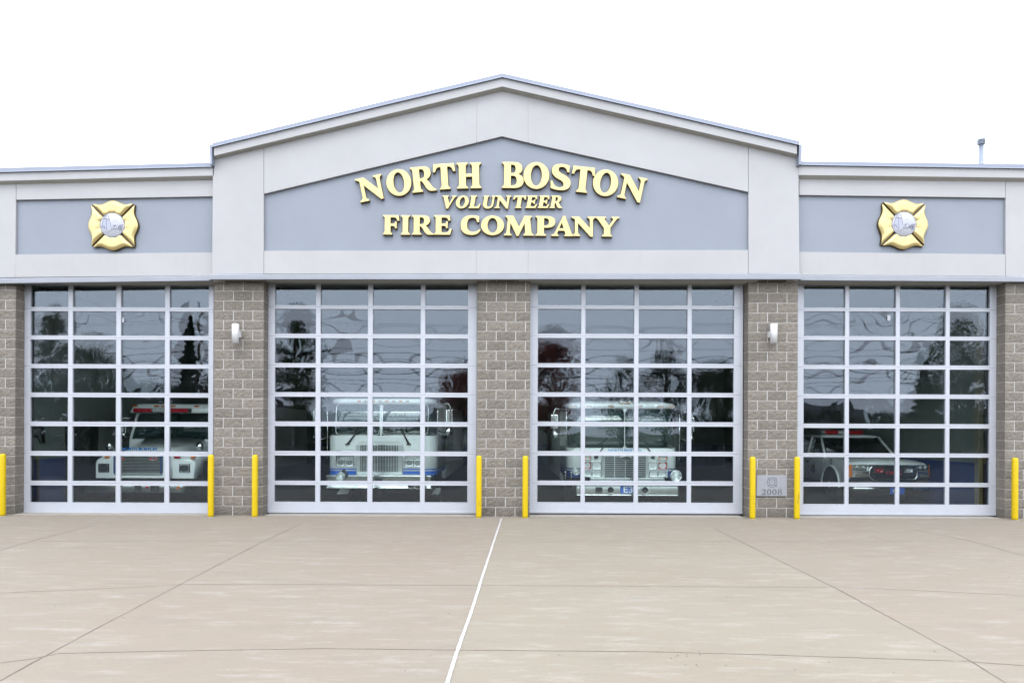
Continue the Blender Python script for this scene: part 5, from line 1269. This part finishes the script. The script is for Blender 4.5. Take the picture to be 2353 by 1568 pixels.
# nose
for a, b in ((690, 855), (1418, 1542)): 
    o = bx("headlight", M_CHR, pk, X(a), X(b), Y - .03, Y + .05, Z(612), Z(548), .012)
    for c_ in ((a + (b - a) * .30), (a + (b - a) * .74)): m_ = MB(); m_.lathe([(.055, .0), (.045, .015), (.02, .03), (.018, -.004), (.0001, -.008)], (X(c_), Y - .036, Z(580)), axis='y', n=20); m_.build("lens", M_LAMP, o)
bx("turn_lamp", M_AMB, pk, X(650), X(689), Y - .02, Y + .08, Z(690), Z(548), .01); bx("turn_lamp", M_AMB, pk, X(1543), X(1556), Y - .015, Y + .08, Z(690), Z(548), .01)
for a, b in ((690, 868), (1420, 1542)): bx("nose_trim", M_CHR, pk, X(a), X(b), Y - .035, Y + .02, Z(690), Z(618), .01); bx("parking_lamp", M_BEIGE, pk, X(a + 30), X(b - 10), Y - .039, Y - .0355, Z(682), Z(655), .003)
bx("hood_trim", M_CHR, pk, X(858), X(1422), Y - .04, Y + .03, Z(566), Z(549), .006)
gp = rrect(X(868), X(1418), Z(722), Z(562), .12, 6); gi = rrect(X(888), X(1400), Z(706), Z(576), .10, 6)
mb = MB(); n_ = len(gp)
for yy0, yy1 in ((Y - .07, Y - .01),):
    vs = [(a, yy0, b) for a, b in gp] + [(a, yy0 + .01, b) for a, b in gi] + [(a, yy1, b) for a, b in gp] + [(a, yy1, b) for a, b in gi]
    fs = []
    for k in range(n_):
        k2 = (k + 1) % n_; fs += [(k, k2, k2 + n_, k + n_), (k, k2, k2 + 2 * n_, k + 2 * n_), (k + n_, k2 + n_, k2 + 3 * n_, k + 3 * n_)]
    mb.add(vs, fs, 0, True)
mb.build("grille_ring", M_CHR, pk)
mb = MB(); mb.prism(gi, Y - .012, Y + .0); mb.build("grille_back", M_BLK, pk)
mb = MB()
for cy in (592, 612, 632, 652, 672, 690):
    dd = 0 if cy < 660 else (cy - 655) * 1.0
    mb.box(X(895 + dd), X(1393 - dd), Y - .045, Y - .015, Z(cy + 3), Z(cy - 3))
mb.build("grille_bars", M_CHR, pk)
headlight(pk, X(932), X(1030), Z(638), Z(580), Y - .065, M_RED, "warning_lamp"); headlight(pk, X(1270), X(1358), Z(638), Z(580), Y - .065, M_LAMP, "warning_lamp")
sans("grille_lettering", "GMC", X(1062), X(1236), Z(656), Z(617), Y - .047, M_GRED, pk, thick=.02)
bx("valance", M_BLK, pk, X(665), X(1540), Y - .02, Y + .1, Z(792), Z(692), .02)
m_ = MB(); stack(m_, X(676), X(1548), Y - .12, Y + .3, [(Z(838), .02, .1), (Z(826), 0, .1), (Z(800), 0, .1), (Z(788), .02, .1)]); m_.build("bumper", M_CHR, pk)
bx("bumper_intake", M_BLK, pk, X(985), X(1345), Y - .125, Y - .1205, Z(828), Z(796), .003)
o = bx("number_plate", M_BLUEP, pk, X(1088), X(1245), Y - .14, Y - .126, Z(872), Z(798), .003)
mb = MB(); mb.lathe([(.034, 0), (.034, -.004), (.022, -.004), (.022, 0)], (X(1128), Y - .1405, Z(834)), axis='y', n=24); mb.build("plate_emblem", M_WHT, o)
m_ = MB(); stack(m_, X(690), X(1535), Y - .04, Y + .3, [(Z(885), .1, .1), (Z(840), .0, .1)]); m_.build("air_dam", M_BLK, pk)

# ================================================================== INSIDE THE BAYS
XL = -XI
dk = MB(); dk.box(XL - .02, XL + .012, 2.55, 3.9, 0, 2.0); dr = dk.build("doorway", M_BLK, station, bevel=.004)  # black sheet on the wall: darkness of an open doorway put into its colour
pt = thing("standpipe", "black standpipe with elbows on the left interior wall, seen through the leftmost door", "pipe", (XL + .12, 1.1, 0))
mb = MB(); mb.tube([(XL + .12, .85, 1.7), (XL + .12, .85, 4.6)], .07, 10); mb.build("riser", M_PIPE, pt)
mb = MB(); mb.tube([(XL + .12, .85, 1.75), (XL + .12, .95, 1.62), (XL + .12, 1.35, 1.60), (XL + .12, 1.45, 1.45)], .05, 8); mb.build("elbow", M_PIPE, pt)
mb = MB(); mb.tube([(XL + .10, 1.15, 1.95), (XL + .10, 1.15, 4.4)], .045, 8); mb.tube([(XL + .10, 1.15, 1.95), (XL + .10, 1.2, 1.83), (XL + .10, 1.6, 1.8), (XL + .10, 1.65, 1.45)], .035, 8); mb.build("branch", M_PIPE, pt)
for z_ in (2.35, 2.55, 2.8): mb = MB(); mb.lathe([(.07, 0), (.07, .08)], (XL + .10, 1.15, z_), n=14); mb.build("valve", M_PIPE, pt)
mb = MB(); mb.tube([(XL + .12, .85, 0), (XL + .12, .85, 1.6)], .05, 8); mb.build("yellow_pipe", M_YELD, pt)
eb = thing("electric_box", "pale grey electric cabinet on the left interior wall", "cabinet", (XL + .08, 1.15, 1.1))
bx("case", M_IWALL, eb, XL + .002, XL + .16, .9, 1.45, 1.12, 1.62, .01)
for i_, (xa, xb) in enumerate(DX):
    pass
col_ = thing("steel_column", "beige steel column inside the rightmost door", "column", (XI - .55, 1.0, 0))
bx("shaft", M_BEIGE, col_, XI - .62, XI - .50, .95, 1.07, 0, 5.2, .006); bx("base_plate", M_BLK, col_, XI - .68, XI - .44, .89, 1.13, 0, .02, .002)

# ================================================================== ACROSS THE ROAD (what the glass mirrors)
def tree(name, x, y, h, cr, z0, lm, n, label, kind='broad', seed=0, group="trees across the road"):
    rg = random.Random(seed); t = thing(name, label, "tree", (x, y, -.45), group)
    tr = MB(); base = -.45; lean = rg.uniform(-.2, .2)
    pts = [(x, y, base), (x + lean * .3, y, base + h * .3), (x + lean, y, base + h * .6), (x + lean * 1.3, y, base + h * .92)]
    r0 = .05 + h * .022; tr.tube(pts, [r0, r0 * .8, r0 * .5, r0 * .12], 9)
    blobs = []
    if kind == 'broad':
        for k in range(30):
            a = rg.uniform(0, 6.28); zz = z0 + (h - z0) * rg.random() ** .8; f_ = (zz - z0) / (h - z0); rad = cr * math.sqrt(max(.05, 1 - (2 * f_ - .9) ** 2 * .8)) * rg.uniform(.45, .85)
            p = (x + rad * math.cos(a), y + rad * math.sin(a), base + zz); blobs.append((p, cr * rg.uniform(.22, .36)))
            s0 = (x + lean * .5, y, base + max(1, zz - cr * .9)); mid = ((s0[0] + p[0]) / 2, (s0[1] + p[1]) / 2, (s0[2] + p[2]) / 2 + .15)
            tr.tube([s0, mid, p], [r0 * .35, r0 * .2, .015], 5)
    tr.build("trunk", M_BARK, t)
    lv = MB()
    for i in range(int(n * 1.7)):
        if kind == 'broad':
            (cx_, cy_, cz_), br = rg.choice(blobs); d_ = Vector((rg.gauss(0, 1), rg.gauss(0, 1), rg.gauss(0, .8))).normalized() * br * rg.random() ** .4 * 1.35
            p = Vector((cx_, cy_, cz_)) + d_; s = rg.uniform(.06, .14)
        else:
            f_ = rg.random() ** .7; zz = z0 + (h - z0) * (1 - f_); tier = .75 + .25 * math.sin(zz * 7); a = rg.uniform(0, 6.28); rad = (cr * f_ * tier + .08) * rg.random() ** .35
            p = Vector((x + rad * math.cos(a), y + rad * math.sin(a), base + zz - .25 * rad)); s = rg.uniform(.10, .20)
        nrm = Vector((rg.gauss(0, 1), rg.gauss(0, 1), rg.gauss(0, 1) + .4)).normalized(); u = nrm.orthogonal().normalized() * s; v = nrm.cross(u).normalized() * s * .6
        lv.add([p - u, p - v, p + u, p + v], [(0, 1, 2, 3)])
    lv.build("crown", lm, t, fix=False); return t
def mir(px, top, B, s_=None):
    k = F / (D + B); return (px - CX) / k, EYE + (H - top) / k + .45
for (px, top, B, wid, lm, n, nm, kind, lab, sd) in (
    (112, 722, 38, 80, M_LP, 2200, "maple_tree", 'broad', "thin young tree mirrored at the left of the leftmost door", 1),
    (205, 800, 40, 120, M_LG, 4200, "maple_tree", 'broad', "low dense green tree mirrored in the leftmost door", 2),
    (425, 708, 38, 92, M_LD, 6500, "spruce_tree", 'conifer', "tall dark spruce mirrored at the right of the leftmost door", 3),
    (545, 820, 44, 120, M_LG, 4200, "maple_tree", 'broad', "round green tree opposite the left lamp pier", 4),
    (672, 738, 36, 100, M_LG, 4800, "maple_tree", 'broad', "leafy green tree mirrored at the left of the blue-striped engine door", 5),
    (1075, 842, 38, 120, M_LR, 4200, "maple_tree", 'broad', "low dark red maple mirrored at the right of the blue-striped engine door", 6),
    (1262, 772, 38, 120, M_LR, 5600, "maple_tree", 'broad', "taller dark red maple mirrored at the left of the E3 engine door", 7),
    (1440, 838, 46, 100, M_LP, 2200, "ash_tree", 'broad', "bare-looking grey green tree mirrored in the middle of the E3 engine door", 8),
    (1532, 802, 44, 90, M_LP, 2800, "ash_tree", 'broad', "slender grey green tree mirrored right of the middle of the E3 engine door", 9),
    (1650, 842, 36, 110, M_LG, 4800, "maple_tree", 'broad', "dense dark green tree mirrored at the right of the E3 engine door", 10),
    (2135, 812, 38, 110, M_LD, 6000, "spruce_tree", 'conifer', "dark spruce mirrored in the rightmost door", 11),
    (2235, 722, 36, 150, M_LP, 5600, "ash_tree", 'broad', "wide tall grey green tree mirrored at the right of the rightmost door", 12),
    (2420, 790, 40, 160, M_LG, 4000, "maple_tree", 'broad', "green tree beyond the right end of the road frontage", 13),
    (-40, 800, 40, 160, M_LG, 4000, "maple_tree", 'broad', "green tree beyond the left end of the road frontage", 14)):
    x_, h_ = mir(px, top, B); k = F / (D + B); cr = wid / 2 / k * 1.25
    tree(nm, x_, -B, h_, cr, (1.0 if kind != 'broad' else h_ * .28), lm, n, lab, kind, sd)
# hedge rows along the far side, dark at eye level
def hedge(xa, xb, y, h_, label, seed):
    rg = random.Random(seed); t = thing("hedge", label, "hedge", ((xa + xb) / 2, y, -.45)); lv = MB()
    for i in range(int((xb - xa) * 170 * h_)):
        p = Vector((rg.uniform(xa, xb), y + rg.gauss(0, .4), -.45 + h_ * rg.random() ** .6 * (1 + .14 * math.sin(i * 1.7) * rg.random()))); s = rg.uniform(.10, .2)
        nrm = Vector((rg.gauss(0, 1), rg.gauss(0, 1), rg.gauss(0, 1))).normalized(); u = nrm.orthogonal().normalized() * s; v = nrm.cross(u).normalized() * s * .6
        lv.add([p - u, p - v, p + u, p + v], [(0, 1, 2, 3)])
    lv.build("foliage", M_LD, t, fix=False); st = MB()
    for k in range(int((xb - xa) / 1.2)): st.tube([(xa + .6 + k * 1.2, y, -.45), (xa + .6 + k * 1.2, y, -.45 + h_ * .7)], .03, 5)
    st.build("stems", M_BARK, t)
hedge(-35, -20.5, -34, 5.0, "tall dark evergreen screen opposite the leftmost door", 3)
hedge(26, 37, -34, 3.6, "dark evergreen screen opposite the rightmost door", 4)
hedge(-20, -6, -33, 2.9, "long dark hedge left of the houses across the road", 1); hedge(12, 25.5, -33, 3.2, "long dark hedge right of the houses across the road", 2)
def house(x, y, w_, dpt, hw_, hr, lab, sd):
    t = thing("house", lab, "house", (x, y, -.45)); b = -.45
    mb = MB(); mb.box(x - w_ / 2, x + w_ / 2, y - dpt, y, b, b + hw_); mb.build("wall", M_HOUSE, t)
    mb = MB(); o = .35
    vs = [(x - w_ / 2 - o, y + o, b + hw_), (x + w_ / 2 + o, y + o, b + hw_), (x + w_ / 2 + o, y - dpt - o, b + hw_), (x - w_ / 2 - o, y - dpt - o, b + hw_), (x - w_ / 2 - o, y - dpt / 2, b + hr), (x + w_ / 2 + o, y - dpt / 2, b + hr)]
    mb.add(vs, [(0, 1, 5, 4), (3, 2, 5, 4), (0, 4, 3), (1, 5, 2), (0, 1, 2, 3)]); rf = mb.build("roof", M_HROOF, t)
    mb = MB(); mb.box(x + w_ * .3, x + w_ * .3 + .6, y - dpt / 2 - .3, y - dpt / 2 + .3, b + hr - .6, b + hr + .8); mb.build("chimney", M_BLOCK, rf)
    for k in (-.32, 0, .32):
        wn = bx("window", M_WHT, t, x + w_ * k - .55, x + w_ * k + .55, y + .002, y + .05, b + 1.0, b + 2.2, .01); bx("pane", M_SCRT, wn, x + w_ * k - .47, x + w_ * k + .47, y + .0505, y + .06, b + 1.08, b + 2.12, 0)
    bx("door", M_NAVY, t, x + w_ * .14, x + w_ * .14 + .9, y + .002, y + .05, b, b + 2.05, .01)
house(34, -58, 9, 7, 2.7, 5.2, "grey house with a chimney mirrored at the left of the rightmost door", 1)
house(-3, -56, 12, 8, 2.7, 4.9, "long grey house standing behind the two red maples", 2)
house(-30, -58, 10, 8, 2.8, 5.4, "grey house behind the spruce at the left of the road", 3)
# poles and wires
poles = []
for i, (px, lab) in enumerate(((455, "utility pole in front of the spruce, left along the road"), (2206, "utility pole in front of the wide tree, right along the road"), (-1700, "utility pole far left along the road"), (4000, "utility pole far right along the road"))):
    k = F / (D + 27.5); x_ = (px - CX) / k; t = thing("utility_pole", lab, "utility pole", (x_, -27.5, -.45), "utility poles along the road"); poles.append(x_)
    mb = MB(); mb.tube([(x_, -27.5, -.5), (x_, -27.5, 9.2)], [.15, .10], 10); mb.build("pole", M_WOOD, t)
    bx("crossarm", M_WOOD, t, x_ - .06, x_ + .06, -28.5, -26.5, 7.9, 8.02)
    for dy in (-.9, -.3, .3, .9): mb = MB(); mb.lathe([(.04, 0), (.05, .06), (.03, .14), (.0001, .15)], (x_, -27.5 + dy, 8.02), n=10); mb.build("insulator", M_STEEL, t)
xs_ = sorted(poles)
for i, (z_, dy, r_) in enumerate(((8.15, -.9, .010), (8.15, .9, .010), (7.0, 0, .013), (6.35, .1, .022), (5.7, -.1, .014), (5.45, .1, .030), (4.95, 0, .018), (4.6, .05, .014))):
    mb = MB(); pts = []
    for a, b in zip(xs_, xs_[1:]):
        n_ = 24
        for k in range(n_): t_ = k / n_; sag = (.55 if b - a < 50 else .9) * 4 * t_ * (1 - t_) * (.7 + .12 * i); pts.append((a + (b - a) * t_, -27.5 + dy, z_ + .35 - sag))
    mb.tube(pts, r_ * 2.0, 5); o = mb.build("overhead_wire", M_WIRE, None, origin=(xs_[1], -27.5, z_))
    tag(o, ["topmost overhead wire on the far side of the crossarms", "topmost overhead wire on the near side of the crossarms", "single wire below the crossarms", "thick cable third from the bottom group on the poles", "thin cable just above the thickest bundle", "thickest cable bundle on the poles", "second lowest cable on the poles", "lowest thin cable on the poles"][i], "wire", "overhead wires along the road")
